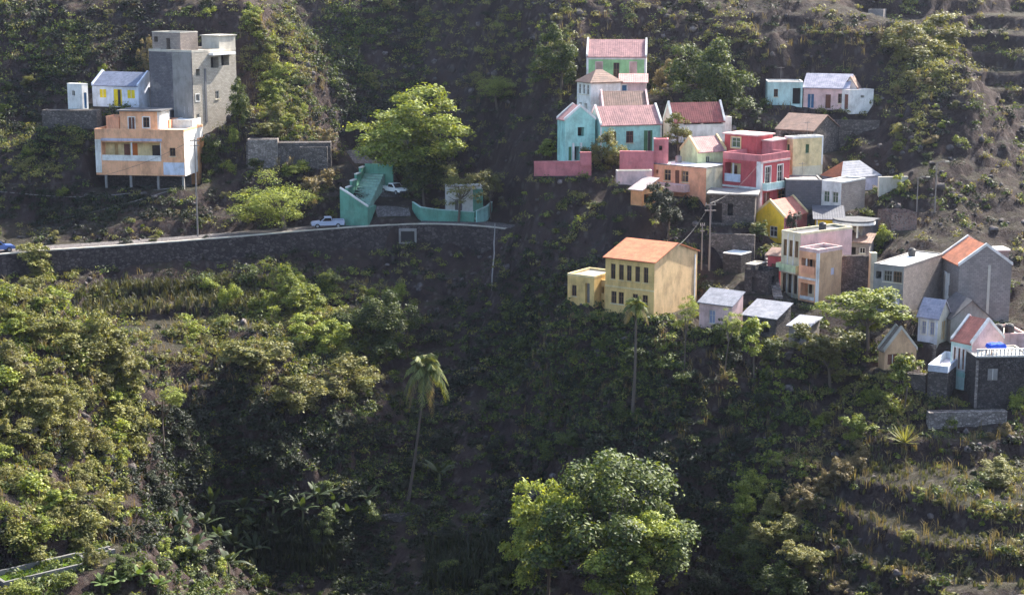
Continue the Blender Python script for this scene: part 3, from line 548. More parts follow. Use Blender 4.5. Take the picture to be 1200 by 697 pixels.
house('tan_balcony_house', 'orange-tan three-storey house with stacked loggias and plain side wall', 50, [
  block(957, 355, 297, 203, xl=935, xr=985, wall=PEACH, R=TAN, roof=('flat', .45), rim=PINK, floor=CONC,
    ops=[('F', .12, .86, .58, .86, 'log', D(mat=PEACH, rail=SALMON, rail_h=.8, posts=(.35,), **{'in': [(.45, .7, 0, .8, GLASS), (.1, .25, 0, .8, GLASS)]})), ('F', .12, .86, .05, .36, 'log', D(mat=CREAM, rail=WHITE, rail_h=.3, **{'in': [(.5, .75, 0, .85, WOOD), (.1, .3, .2, .8, GLASS)]})), ('R', .55, .68, .52, .66, 'shut', D(mat=LILAC))],
    trim=[('F', .92, 1, 0, 1, WHITE, .06, 'pilaster'), ('F', 0, .9, .44, .48, WHITE, .15, 'string_course'), ('R', 0, .06, 0, 1, WHITE, .05, 'pilaster')])])
house('rubble_yard_wall', 'high dark rubble yard wall ending in a cream pillar', -4, [block(985, 347, 301, 208, xr=1022, d=.9, wall=STONE, roof=('flat', .1), floor=STONE), block(1019, 345, 297, 207.3, xr=1026, d=.9, wall=CREAM, roof=('flat', .05), plinth=1.5)], cat='wall', pad=False)
house('white_roofed_cement_house', 'square bare cement house with whitewashed flat roof and window band', 37, [
  block(1057, 368, 313.5, 197, xl=1022, xr=1104, wall=BLOCKT, F=CONC, roof=('flat', .14), rim=CONC, floor=WHITEROOF,
    ops=[('F', .08, .26, .70, .86, 'hole'), ('F', .34, .62, .66, .90, 'win', D(frame=CONC, mull=2)), ('F', .66, .94, .66, .90, 'win', D(frame=FRAMED, mull=2)), ('F', .18, .34, .1, .48, 'hole'), ('F', .42, .9, .12, .42, 'shut', D(mat=LILAC, frame=CONC))])])
house('tall_grey_gabled_house', 'tall windowless grey block house with orange tile roof and white verges', -5, [
  block(1121, 378, 311, 200, xr=1182, d=6.5, wall=BLOCKS, roof=('gable', 'y', 2.3, T_ORANGEY), coping=WHITE, trim=[('F', .55, .60, 0, 1.0, LCONC, .05, 'pilaster')]),
  block(1165, 312, 294, 204.5, xr=1182, d=2.2, wall=BLOCKS, roof=('flat', 0), ov=.1, floor=WHITEROOF, plinth=1.0)])
house('lilac_windowed_house', 'small white house with grey roof, pale lilac windows and brown side door', 38, [
  block(1098, 402, 373, 193, xl=1075, xr=1112, wall=WHITEBLUE, R=LCONC, roof=('gable', 'x', 1.8, T_LILAC), ops=row('F', (.3, .72), .11, .3, .82, 'win', pane=LGLASS, sur=WHITE) + [('R', .35, .65, .05, .8, 'door', D(mat=TANDOOR))])])
house('dark_gabled_cottage', 'small grey cottage with dark gabled roof wedged behind the pale teal house', -6, [block(1113, 402, 374, 194, xr=1160, d=5, wall=CONC, roof=('gable', 'y', 2.1, T_DARKY))])
house('red_roofed_teal_house', 'pale teal house with bright red roof, white verges and tall narrow windows', -36, [
  block(1137, 443, 403, 186, xr=1174, xl=1113, wall=PALETEAL, F=PINK, roof=('gable', 'y', 2.3, T_REDY), coping=WHITE, ops=row('L', (.2, .42, .62, .84), .05, .2, .8, 'win', frame=ODOOR, sur=WHITE), trim=[('L', 0, 1, -.03, .1, TEAL, .06, 'base_band')])])
house('stone_terrace_house', 'dark rubble stone house with white baluster terrace on its roof', -3, [block(1141, 478, 419, 183, xr=1206, d=5.5, wall=STONED, roof=('flat', .12), floor=LCONC, rim=LCONC, ops=[('F', .22, .40, .55, .78, 'shut', D(mat=CONC))], trim=[('F', 0, .05, 0, .95, STONEL, .05, 'quoin')])])
house('tin_roofed_shed', 'small shed with tan tin roof and lilac-grey boarded gable', -16, [block(1036, 433, 411, 187, xr=1073, xl=1029, wall=TAN, roof=('gable', 'y', 2.4, T_TANY), coping=LCONC, ops=[('F', .1, .4, .25, .8, 'shut', D(mat=WOOD)), ('F', .55, .8, .05, .8, 'hole')], trim=[('F', .12, .88, 1.02, 1.5, LILAC, .03, 'gable_boards')][:0])], cat='shed')
house('white_terrace', 'raised terrace with white and pale blue parapet on a stone base', 28, [block(1109, 468, 437, 184, xl=1086, xr=1128, wall=STONE, roof=('flat', .75), rim=WHITEBLUE, floor=LILAC)], cat='terrace')
house('grey_sheet_shed', 'shed with grey sheet roof and pink wall next to the yellow house', 36, [block(857, 388, 359, 196, xl=819, xr=870, wall=PINK, roof=('shed', 1.15, T_GREY), ov=.2, ops=[('F', .3, .5, .2, .75, 'win', D(pane=LGLASS))])], cat='shed')
house('wide_grey_sheet_shed', 'long shed with pale grey sheet roof between pink-walled shed and cream house', 36, [block(909, 395, 374, 194, xl=870, xr=926, wall=STONE, roof=('shed', 1.15, T_GREY), ov=.2, ops=[('F', .55, .8, .1, .8, 'hole')])], cat='shed')
house('whitewashed_cistern', 'stone cistern with bright whitewashed lid on the rubble slope', 36, [block(868, 320, 299, 212, xl=847, xr=880, wall=STONED, roof=('flat', .1), floor=WHITEROOF, rim=WHITEROOF)], cat='cistern')
house('small_cistern', 'smaller rubble cistern with pale lid beside a larger whitewashed one', 36, [block(885, 328, 311, 208.5, xl=873, xr=897, wall=STONE, roof=('flat', .1), floor=LCONC, rim=LCONC)], cat='cistern')
house('ridge_hut', 'tiny grey block hut alone on the hilltop', 20, [block(1035, 25, 12, 276, xl=1017, d=3, wall=BLOCKS, roof=('flat', .1), floor=LCONC)], cat='hut')

house('ridge_terrace_wall', 'stone terrace wall with pale flat top under the grassy ridge', -3, [block(289, 197, 168, 262, xr=388, d=2.5, wall=STONE, roof=('flat', .05), floor=STONE, rim=STONE), block(291, 197, 164, 261.6, xr=326, d=2.2, wall=STONEL, roof=('flat', .06), floor=STONE, plinth=1.5), block(352, 197, 173, 261.2, xr=384, d=2.0, wall=STONE, roof=('flat', .04), floor=STONE, plinth=1.5)], cat='wall')
house('rubble_retaining_wall', 'pale crumbling rubble retaining wall under the dark stone terrace house', -4, [block(1087, 528, 484, 180.5, xr=1178, d=1.0, wall=STONEL, roof=('flat', .05), floor=STONEL, rim=STONEL)], cat='wall', pad=False)
house('pale_terrace_block', 'plain pale pink terrace block carrying two black water drums', -6, [block(1166, 444, 394, 190.5, xr=1200, d=5, wall=PINK, roof=('flat', .3), floor=LCONC, rim=PINK)], cat='terrace')
def atz(px, py, z): r_ = ray(px, py); return CAM + r_ * ((z - CAM[2]) / r_[2])
TZ = 10.4
TK = [atz(4, 682, TZ), atz(109, 657, TZ)]; tk_u = (TK[1] - TK[0]); tk_len = np.linalg.norm(tk_u); tk_u = tk_u / tk_len; tk_ang = math.atan2(tk_u[1], tk_u[0])
EXTRA_PADS.append((TK[0] - np.array([0, 0, .4]), -tk_ang, 0.0, tk_len + 4, -.5, 4.0))
_c = SPECS[0]['blocks'][0]; EXTRA_PADS.append((_c['C'] - np.array([0, 0, 2.3]), _c['t'], _c['x0'], _c['x1'], 0.0, 6.0))
def stilts(root, M, b):
    for u in (.10, .38, .69, .97):
        t = Tf(M); c = b['x0'] + b['w'] * u; t.mb.box(c - .16, c + .16, .15, .47, -3.2, -.352); t.build('column', CONC, root)
    t = Tf(M); t.mb.box(b['x0'] + .3, b['x1'] - .2, 3.2, 3.5, -3.2, -.352); t.build('basement_wall', STONED, root)
_c['extra'] = [stilts]

# --- small walls, ruins and sheds wedged between the houses
house('roofless_ruin', 'roofless dark rubble ruin uphill of the whitewashed cistern', 30, [block(900, 345, 318, 205, xl=872, xr=912, wall=STONED, roof=('none',), ops=[('F', .3, .55, .05, .7, 'hole', D(depth=.5)), ('R', .3, .6, .2, .7, 'hole', D(depth=.5))])], cat='ruin')
house('rusty_red_shed', 'tiny rusty red shed against the cream balcony house', 30, [block(914, 332, 300, 210, xl=899, xr=920, wall=RED, roof=('shed', .5, T_BROWN), ops=[('F', .3, .7, .05, .7, 'door')])], cat='shed')
house('grey_hen_house', 'low grey block hen house below the long sheet-roofed shed', 30, [block(946, 404, 384, 191, xl=924, xr=960, wall=BLOCKS, roof=('shed', .4, T_GREY), ops=[('F', .3, .6, .1, .7, 'hole')])], cat='shed')
house('narrow_white_annex', 'narrow white annex squeezed between the bare cement house and the tall grey house', 8, [block(1119, 372, 322, 203, xl=1106, d=3, wall=WHITE, roof=('flat', .15), ops=[('F', .3, .7, .5, .75, 'hole')])], cat='annex')
house('low_white_yard_wall', 'low white yard wall beside the grey hip-roofed house', -8, [block(1030, 217, 208, 229, xr=1064, d=.5, wall=LCONC, roof=('flat', .05))], cat='wall', pad=False)
house('reddish_rubble_pen', 'collapsing reddish rubble pen right of the round porch house', -14, [block(1044, 270, 250, 219, xr=1074, d=4, wall=masonry('red_rubble', (.20, .12, .10), .35), roof=('none',))], cat='ruin')
house('stone_yard_wall', 'dark rubble yard wall below the grey rubble shed', 14, [block(884, 292, 276, 215, xl=832, d=.7, wall=STONE, roof=('flat', .05), floor=STONE)], cat='wall', pad=False)
house('stepped_stone_wall', 'stone wall beside the path between the tin shed and the white terrace', 20, [block(1084, 462, 440, 185.5, xl=1036, d=.8, wall=STONE, roof=('flat', .08), floor=STONEL)], cat='wall', pad=False)
house('grey_lean_to', 'grey lean-to with rusty sheet roof behind the tan balcony house', 20, [block(1018, 303, 285, 214, xl=990, d=4, wall=BLOCKS, roof=('shed', .5, T_BROWN), ops=[('F', .2, .45, .05, .7, 'hole'), ('F', .6, .85, .3, .7, 'win', {})])], cat='shed')
house('upper_stone_wall', 'rubble terrace wall between the brown barn and the lilac-roofed house', 10, [block(1030, 160, 142, 246, xl=958, d=.8, wall=STONE, roof=('flat', .05), floor=STONE)], cat='wall', pad=False)
# ------------------------------------------------------------------ ground: heights through points read off the picture
CP = '''0 0 297|150 20 292|0 100 284|0 200 263|60 160 272|0 255 252|60 270 250|100 235 254|290 255 254|120 60 286|60 60 288|240 30 288
290 120 270|300 30 286|284 0 292|340 90 279|368 152 271|386 190 264|330 200 260|300 180 264|250 200 262|270 150 267|340 240 257|375 240 255|260 90 284
420 100 290|420 0 302|500 50 294|340 0 306|380 40 300|560 80 281|460 110 286|560 150 273|600 150 270|560 205 264|520 130 279|620 120 267|640 160 256|610 195 256|480 0 302|540 0 296|560 40 288
450 200 268|430 182 275|470 215 263|455 235 256|520 215 268|590 235 258|500 190 272
620 215 246|650 215 236|600 270 246|640 255 234|700 240 228|640 300 222|700 290 222|660 355 206|690 365 203|740 260 222|780 270 220|820 280 217|600 310 238|620 350 222
650 30 271|800 20 272|900 50 261|600 0 282|850 0 275|700 10 276|960 40 263|760 60 264|860 80 260|640 90 264|600 60 276|880 130 250|930 0 272|760 0 277
1000 80 258|1000 22 266|1060 25 262|1080 100 250|1120 70 249|1135 110 243|1060 160 240|1130 180 235|1080 200 230|1040 240 226|1100 255 222|1150 240 225|1200 230 228|1190 300 214|1110 300 212|1040 290 214|1195 360 204
1150 60 272|1150 110 261|1200 100 260|1200 30 274|1165 0 288|1200 170 245|1170 200 234|1120 0 284
500 330 243|560 300 243|540 350 240|480 380 233|560 400 228|600 450 216|560 500 210|620 500 204|640 560 194|560 560 202|600 400 222|640 410 210
0 330 227|120 320 236|250 320 241|350 315 244|440 310 246|500 300 246|200 345 232|150 372 224|250 372 226|320 352 232|380 340 238|420 370 232
350 400 218|300 470 206|400 480 208|250 550 203|300 620 198|400 650 194|500 600 200|450 697 186|220 450 209|460 440 222|480 520 210|420 560 202|350 560 200|550 640 188|520 697 180|250 640 196|200 560 200|300 697 190|180 600 190
700 450 198|750 420 197|700 400 200|740 480 191|800 500 187|850 550 182|700 550 186|700 697 174|780 600 178|620 620 185|620 697 177|850 400 195|900 390 194|920 450 188|870 480 186
950 500 183|1000 480 185|1060 480 184|1100 478 183|1160 490 181|980 440 188|1060 440 187|1010 410 190|1200 470 182
1000 520 178|1000 570 172|1000 630 165|1000 690 158|1150 560 167|1150 690 149|1200 600 160|900 600 173|850 650 171|900 690 167|1080 530 175|1080 620 161|920 540 178|1200 530 176|800 690 172|360 697 189
0 322 190|60 345 190|130 402 188|158 450 187|140 520 180|60 450 176|0 450 172|0 600 152|100 600 160|150 645 158|70 672 151|0 692 143|200 690 156|90 500 178|40 400 182|30 540 166|110 450 182'''
PTS = [at(*map(float, q.split())) for q in CP.replace('\n', '|').split('|')]
WPTS = [(-62, 212, 18), (-48, 213, 18), (-80, 208, 22), (-40, 200, 11), (0, 0, 63.2), (-60, 0, 60), (60, 0, 60), (0, 25, 44), (-50, 30, 40), (50, 30, 40), (0, 70, 12), (-40, 75, 14), (40, 75, 10), (0, 110, -4), (-40, 110, 4), (40, 110, -4), (0, 140, -7), (20, 150, -6), (-18, 150, -4),
        (-120, 60, 30), (120, 60, 30), (-140, 180, 40), (140, 180, 22), (130, 130, 12), (-110, 130, 22), (-160, 280, 62), (160, 260, 66), (0, 298, 73), (-50, 318, 74), (-100, 316, 76), (40, 288, 72), (70, 290, 72), (0, 400, 80), (-100, 400, 84), (100, 420, 78), (-180, 400, 86), (200, 400, 78), (220, 300, 74), (160, 330, 76), (0, 520, 84), (200, 520, 84), (-200, 520, 88),
        (-110, 235, 28), (-130, 320, 76), (110, 215, 30), (125, 245, 56), (95, 175, 14), (70, 150, 5), (-75, 165, 24)]
PTS += [np.array(p, float) for p in WPTS]
# the road: its valley-side edge, followed from the left edge of the picture to the cliff on the right
EDGE = [at(*q) for q in ((-90, 309, 226), (0, 299, 232), (60, 294, 235.5), (120, 291, 238), (185, 286, 241), (250, 281, 243.5), (310, 276, 246), (350, 272, 247.5), (420, 267, 249), (480, 263, 250), (530, 263.5, 249.5), (580, 267, 247.5), (625, 274, 245))]
LANE = [at(*q) for q in ((462, 254, 252.5), (458, 236, 256.5), (448, 212, 263.5), (435, 192, 270.5), (424, 176, 278))]
for e in EDGE: PTS.append(e + np.array([0, 2.8, 0]))
for e in LANE: PTS.append(e)
for C, t, x0, x1, y0, y1 in pads():
    X, Yv = axes(t)
    for u, v in ((x0, y0), (x1, y0), (x0, y1), (x1, y1)): PTS.append(C + X * u + Yv * v)
PTS = np.array(PTS)
# thin clusters so that the fit stays calm
keep = []
for p in PTS[::-1]:
    if all((p[0] - q[0]) ** 2 + (p[1] - q[1]) ** 2 > 2.2 ** 2 for q in keep): keep.append(p)
PTS = np.array(keep)
def rbf_fit(P, smooth=.6):
    n = len(P); r = np.linalg.norm(P[:, None, :2] - P[None, :, :2], axis=2)
    A = np.zeros((n + 3, n + 3)); A[:n, :n] = -r - np.eye(n) * smooth * 0 + np.eye(n) * -0.0; A[:n, :n] += np.eye(n) * smooth
    A[:n, n] = 1; A[:n, n + 1:] = P[:, :2]; A[n:, :n] = A[:n, n:].T
    return np.linalg.solve(A, np.concatenate([P[:, 2], np.zeros(3)]))
_W = rbf_fit(PTS)
def lines(segs):
    out = []
    for a, b, s_ in segs: out += list(np.arange(a, b, s_))
    return np.array(out + [segs[-1][1]])
GX = lines([(-420, -200, 20), (-200, -112, 4), (-112, 112, .55), (112, 200, 4), (200, 420.1, 20)])
GY = lines([(-120, 0, 15), (0, 110, 5), (110, 130, 1.5), (130, 300, .5), (300, 345, .9), (345, 460, 4), (460, 700, 20)])
XX, YY = np.meshgrid(GX, GY)
def rbf_eval(x, y):
    n = len(PTS); out = _W[n] + _W[n + 1] * x + _W[n + 2] * y
    for i in range(n): out = out - _W[i] * np.sqrt((x - PTS[i, 0]) ** 2 + (y - PTS[i, 1]) ** 2)
    return out
Z = rbf_eval(XX, YY)
def smooth2(Z, k):
    for _ in range(k):
        Z2 = Z.copy(); Z2[1:-1, 1:-1] = (Z[1:-1, 1:-1] * 2 + Z[:-2, 1:-1] + Z[2:, 1:-1] + Z[1:-1, :-2] + Z[1:-1, 2:]) / 6; Z = Z2
    return Z
Z = smooth2(Z, 3); Z = np.where(Z > 90, 90 + (Z - 90) * .15, Z)
def sstep(a, b, x): t = np.clip((x - a) / (b - a), 0, 1); return t * t * (3 - 2 * t)
def terrace(Z, mask, step, sharp, wob=0.0):
    q = (Z + wob) / step; f = q - np.floor(q); g = np.floor(q) + sstep(1 - sharp, 1, f) + f * .12 * (1 - sstep(1 - sharp, 1, f))
    return Z * (1 - mask) + (g * step - wob) * mask
# rocky relief
gy, gx = np.gradient(Z, GY, GX); SL = np.sqrt(gx ** 2 + gy ** 2)
rough = .35 + .9 * sstep(.35, 1.3, SL)
rid = 1 - np.abs(fbm(XX / 9, YY / 9, 4, 11)); rid2 = 1 - np.abs(fbm(XX / 3.2, YY / 3.2, 3, 31))
REL = 1.7 * (fbm(XX / 16, YY / 16, 3, 5) * 1.5 + (rid - .75) * 2.2 + (rid2 - .75) * 1.1 + fbm(XX / 1.5, YY / 1.5, 2, 71) * .35)
# terraced plots: lower right slope and the hazy mountainside at the far right
P0 = at(1010, 600, 169)
mt = sstep(30, 23, np.abs(XX - P0[0] - 6)) * sstep(148, 153, YY) * sstep(183, 179, YY)
mt2 = sstep(244, 252, YY) * sstep(66, 74, XX)
mt3 = sstep(-6, -12, XX) * sstep(-62, -54, XX) * sstep(216, 219, YY) * sstep(240, 236, YY)
Z = Z + REL * rough * (1 - .93 * mt) * (1 - .6 * mt3)
Z = terrace(Z, mt * .97, 2.5, .22, fbm(XX / 9, YY / 9, 2, 3) * .9); Z = terrace(Z, mt2 * .85, 2.6, .35, fbm(XX / 14, YY / 14, 2, 9) * .8); Z = terrace(Z, mt3 * .8, 1.6, .3)
gy, gx = np.gradient(Z, GY, GX); SL2 = np.sqrt(gx ** 2 + gy ** 2)
ms = sstep(.55, 1.0, SL2) * (1 - mt) * (1 - mt2) * .55
Z = terrace(Z, ms, 1.9, .45, fbm(XX / 6, YY / 6, 3, 55) * 1.6)
Z = Z + (_hash(np.floor(XX / .9), np.floor(YY / .9), 4) - .5) * .28 * sstep(.5, 1.1, SL2)
# level the ground for the buildings
num = np.zeros_like(Z); den = np.zeros_like(Z); keepw = np.ones_like(Z)
for C, t, x0, x1, y0, y1 in pads():
    X, Yv = axes(t); dx = XX - C[0]; dy = YY - C[1]; u = dx * X[0] + dy * X[1]; v = dx * Yv[0] + dy * Yv[1]
    du = np.maximum(np.maximum(x0 - u, u - x1), 0); dv = np.maximum(np.maximum(y0 - v, v - y1), 0); dist = np.sqrt(du ** 2 + dv ** 2)
    w = 1 - sstep(.5, 2.6, dist); wp = w ** 3
    num += wp * (C[2] - .06); den += wp; keepw *= (1 - w)
tot = den + keepw + 1e-9
Z = (num + Z * keepw) / tot
# level the ground for the road and the lane up the gully
def poly_near(P):
    best = np.full(XX.shape, 1e9); zz = np.zeros_like(XX); side = np.zeros_like(XX)
    for a, b in zip(P[:-1], P[1:]):
        d = b[:2] - a[:2]; L2 = d @ d; t = np.clip(((XX - a[0]) * d[0] + (YY - a[1]) * d[1]) / L2, 0, 1)
        ex = XX - (a[0] + t * d[0]); ey = YY - (a[1] + t * d[1]); q = np.sqrt(ex ** 2 + ey ** 2); m = q < best
        best = np.where(m, q, best); zz = np.where(m, a[2] + t * (b[2] - a[2]), zz); side = np.where(m, np.sign(d[0] * ey - d[1] * ex), side)
    return best, zz, side
b1, z1, s1 = poly_near(EDGE); sd = b1 * s1                                # sd > 0 on the hill side of the edge
w1 = np.where(sd > 0, 1 - sstep(5.2, 7.2, sd), 0.0) * (b1 < 12)
Z = Z * (1 - w1) + (z1 - .05) * w1
low = (sd <= 0) & (sd > -6) & (XX > EDGE[0][0]) & (XX < EDGE[-1][0] - 6)
Z = np.where(low, np.minimum(Z, z1 - 3.1 + sd * .45 + fbm(XX / 5, YY / 5, 3, 2) * 2.2), Z)
b2, z2, s2 = poly_near(LANE); w2 = 1 - sstep(2.6, 4.2, b2); Z = Z * (1 - w2) + (z2 - .05) * w2
_ZI = Z
def ground(x, y):
    x = np.asarray(x, float); y = np.asarray(y, float)
    i = np.clip(np.searchsorted(GX, x) - 1, 0, len(GX) - 2); j = np.clip(np.searchsorted(GY, y) - 1, 0, len(GY) - 2)
    fx = np.clip((x - GX[i]) / (GX[i + 1] - GX[i]), 0, 1); fy = np.clip((y - GY[j]) / (GY[j + 1] - GY[j]), 0, 1)
    return (Z[j, i] * (1 - fx) + Z[j, i + 1] * fx) * (1 - fy) + (Z[j + 1, i] * (1 - fx) + Z[j + 1, i + 1] * fx) * fy
_YS = np.arange(118, 460, .5)
def cast(px, py):
    """where the view ray through a picture point meets the ground"""
    px = np.atleast_1d(np.asarray(px, float)); py = np.atleast_1d(np.asarray(py, float))
    dx = (px - 600) / FPX; up = (348.5 - py) / FPX; dyv = _F[1] + _U[1] * up; dzv = _F[2] + _U[2] * up; dx = dx / dyv; dz = dzv / dyv
    hit = np.full(px.shape, np.nan)
    for y in _YS:
        m = np.isnan(hit)
        if not m.any(): break
        below = (CAM[2] + dz[m] * y) < ground(dx[m] * y, np.full(m.sum(), y)); idx = np.where(m)[0][below]; hit[idx] = y
    y = np.where(np.isnan(hit), 400, hit); x = dx * y
    return np.stack([x, y, ground(x, y)], 1)
def ground_mat():
    m, nt, out = nodes_of('hillside_soil_and_rock'); p = N(nt, 'ShaderNodeBsdfPrincipled'); p.inputs['Roughness'].default_value = .95; p.inputs['Specular IOR Level'].default_value = .15
    pos = scaled_pos(nt, (1, 1, 1)); streak = scaled_pos(nt, (1, 1, .35))
    big = noise_tex(nt, pos, .045, 5, .6, .5); mid = noise_tex(nt, streak, .32, 6, .68, .6); fine = noise_tex(nt, streak, 1.7, 6, .75); vf = noise_tex(nt, pos, 6, 3, .7)
    c = ramp(nt, mid, [(.28, (.015, .012, .013)), (.42, (.032, .023, .021)), (.54, (.058, .04, .035)), (.66, (.044, .036, .036)), (.80, (.12, .095, .086))])
    soil = ramp(nt, fine, [(.3, (.024, .017, .016)), (.55, (.05, .033, .029)), (.8, (.09, .066, .056))])
    c = mixc(nt, ramp(nt, big, [(.45, (0, 0, 0)), (.62, (.75,) * 3)]), c, soil)
    g = N(nt, 'ShaderNodeNewGeometry'); sx = N(nt, 'ShaderNodeSeparateXYZ'); nt.links.new(g.outputs['Normal'], sx.inputs[0])
    ad = N(nt, 'ShaderNodeMath', operation='MULTIPLY_ADD'); nt.links.new(fine, ad.inputs[0]); ad.inputs[1].default_value = .6; nt.links.new(sx.outputs[2], ad.inputs[2])
    gm = N(nt, 'ShaderNodeMath', operation='MULTIPLY_ADD'); nt.links.new(mid, gm.inputs[0]); gm.inputs[1].default_value = .5; nt.links.new(ad.outputs[0], gm.inputs[2])
    green = ramp(nt, vf, [(.3, (.02, .025, .011)), (.6, (.042, .044, .02)), (.8, (.09, .08, .042))])
    c = mixc(nt, ramp(nt, gm.outputs[0], [(1.12 / 1, (0, 0, 0)), (1.0, (0, 0, 0))]), c, green)
    mr = N(nt, 'ShaderNodeMapRange'); nt.links.new(gm.outputs[0], mr.inputs[0]); mr.inputs[1].default_value = 1.38; mr.inputs[2].default_value = 1.70
    c = mixc(nt, mr.outputs[0], c, green)
    rk = N(nt, 'ShaderNodeTexVoronoi'); rk.inputs['Scale'].default_value = .9; nt.links.new(streak, rk.inputs['Vector'])
    c = mixc(nt, ramp(nt, rk.outputs['Distance'], [(.12, (.22,) * 3), (.34, (0, 0, 0))]), c, (.24, .21, .185))
    c = mixc(nt, .35, c, vf, 'OVERLAY')
    nt.links.new(c, p.inputs['Base Color'])
    b = N(nt, 'ShaderNodeBump'); b.inputs['Strength'].default_value = 1.0; b.inputs['Distance'].default_value = .55; nt.links.new(fine, b.inputs['Height'])
    b2 = N(nt, 'ShaderNodeBump'); b2.inputs['Strength'].default_value = .8; b2.inputs['Distance'].default_value = .16; nt.links.new(vf, b2.inputs['Height']); nt.links.new(b.outputs[0], b2.inputs['Normal'])
    nt.links.new(b2.outputs[0], p.inputs['Normal']); nt.links.new(p.outputs[0], out.inputs[0]); return m
nx, ny = len(GX), len(GY); I = np.arange(nx * ny).reshape(ny, nx)
Q = np.stack([I[:-1, :-1], I[:-1, 1:], I[1:, 1:], I[1:, :-1]], -1).reshape(-1, 4)
terr = link('hillside', npmesh('hillside', np.stack([XX, YY, Z], -1).reshape(-1, 3), Q, ground_mat(), smooth=True)); props(terr, kind='structure')
# ------------------------------------------------------------------ road, lane, parapet and retaining wall
def densify(P, step=2.0):
    out = []
    for a, b in zip(P[:-1], P[1:]):
        n = max(1, int(np.linalg.norm(b - a) / step)); out += [a + (b - a) * i / n for i in range(n)]
    out = np.array(out + [P[-1]])
    for _ in range(6): out[1:-1] = (out[:-2] + out[1:-1] * 2 + out[2:]) / 4
    return out
ED = densify(EDGE); LN = densify(LANE)
TAN_ = np.gradient(ED, axis=0); TAN_ /= np.linalg.norm(TAN_, axis=1)[:, None]; NOR = np.stack([-TAN_[:, 1], TAN_[:, 0], 0 * TAN_[:, 0]], 1)
def strip(P, nor, offs, name, mat):
    V = []; Fc = []; k = len(offs)
    for p, n_ in zip(P, nor):
        for o, dz in offs: V.append(p + n_ * o + np.array([0, 0, dz]))
    for i in range(len(P) - 1):
        for j in range(k - 1): a = i * k + j; Fc.append((a, a + 1, a + k + 1, a + k))
    return V, Fc
COBBLE = masonry('cobble_road', (.15, .135, .13), .3, mortar=(.07, .06, .058))
V, Fc = strip(ED, NOR, [(.25, .03), (1.5, .05), (3.0, .06), (4.4, .05), (5.4, .02)], 'road', COBBLE); o = mesh('road', V, [f[::-1] for f in Fc], COBBLE); props(o, kind='structure')
TL = np.gradient(LN, axis=0); TL /= np.linalg.norm(TL, axis=1)[:, None]; NL = np.stack([-TL[:, 1], TL[:, 0], 0 * TL[:, 0]], 1)
V, Fc = strip(LN, NL, [(-2.7, .05), (-1, .07), (1, .07), (2.7, .05)], 'lane', COBBLE); o = mesh('lane', V, [f[::-1] for f in Fc], COBBLE); props(o, kind='structure')
rw = empty('retaining_wall', ED[len(ED) // 2]); props(rw, 'long dark rubble retaining wall with pale coping carrying the cobbled road', 'wall')
inv = Matrix.Translation(-Vector(ED[len(ED) // 2]))
ROADSTONE = masonry('road_wall_stone', (.075, .06, .056), .55, mortar=(.03, .024, .023), var=.6)
def wallstrip(sec, name, mat, parent, rng=slice(None)):
    V, Fc = strip(ED[rng], NOR[rng], sec, name, mat); ob = mesh(name, V, Fc, mat, None); ob.parent = parent; ob.matrix_parent_inverse = inv; return ob
wallstrip([(-.9, -6.5), (-.12, .12), (.22, .12), (.22, -.3)], 'wall', ROADSTONE, rw)
wallstrip([(-.16, .1), (-.16, .26), (.26, .26), (.26, .1)], 'coping', LCONC, rw)
# ------------------------------------------------------------------ vegetation
rng = np.random.default_rng(7)
def unit(v): return v / (np.linalg.norm(v, axis=-1, keepdims=True) + 1e-9)
def leaves(P, Nn, size, aspect=.55, r=rng):
    """one pointed leaf-sized kite per point, facing about Nn"""
    n = len(P); t = unit(np.cross(Nn, r.normal(size=(n, 3)))); b = np.cross(Nn, t); s_ = (size * r.uniform(.6, 1.2, n) * r.choice([1, 1, 1.45], n))[:, None]
    V = np.stack([P - t * s_ * .5, P + b * s_ * aspect * .5 + Nn * s_ * .06, P + t * s_ * .5, P - b * s_ * aspect * .5 + Nn * s_ * .06], 1).reshape(-1, 3)
    return V, np.arange(4 * n).reshape(n, 4)
def crown_pts(r, n, nclump, flat=.75, cl=(.28, .46), shell=.55, top=0.0):
    """points through the volume of many uneven clumps inside a unit crown"""
    nm = max(4, nclump // 4); Cm = unit(r.normal(size=(nm, 3))) * (r.uniform(.15, 1, nm)[:, None] ** .6) * .62; Cm[:, 2] *= flat; rm = r.uniform(.30, .5, nm)
    km = r.integers(0, nm, nclump * 2); dd = unit(r.normal(size=(nclump * 2, 3)) + np.array([0, 0, .25])); C = Cm[km] + dd * (rm[km] * r.uniform(.55, 1.12, nclump * 2))[:, None] * np.array([1, 1, .8]); cr = r.uniform(*cl, nclump * 2) * .72
    k = r.choice(len(C), n, p=cr ** 2 / (cr ** 2).sum()); d = unit(r.normal(size=(n, 3))); d[:, 2] = np.where(d[:, 2] < -.3, -d[:, 2] * .6, d[:, 2])
    rad = cr[k] * (shell + (1 - shell) * r.uniform(0, 1, n) ** .5) * r.uniform(.7, 1.3, n); P = C[k] + d * rad[:, None] * np.array([1, 1, .72])
    P[:, :2] /= np.percentile(np.abs(P[:, :2]), 97.5); C = C / np.array([np.percentile(np.abs(C[:, :2]), 99) * 1.3] * 2 + [np.abs(C[:, 2]).max() * 1.4]); P[:, 2] = (P[:, 2] - (P[:, 2].max() + P[:, 2].min()) / 2); P[:, 2] /= np.percentile(np.abs(P[:, 2]), 98.5)
    Nn = unit(d * .7 + np.array([0, 0, .55]) + r.normal(size=(n, 3)) * .55)
    return P, Nn, C
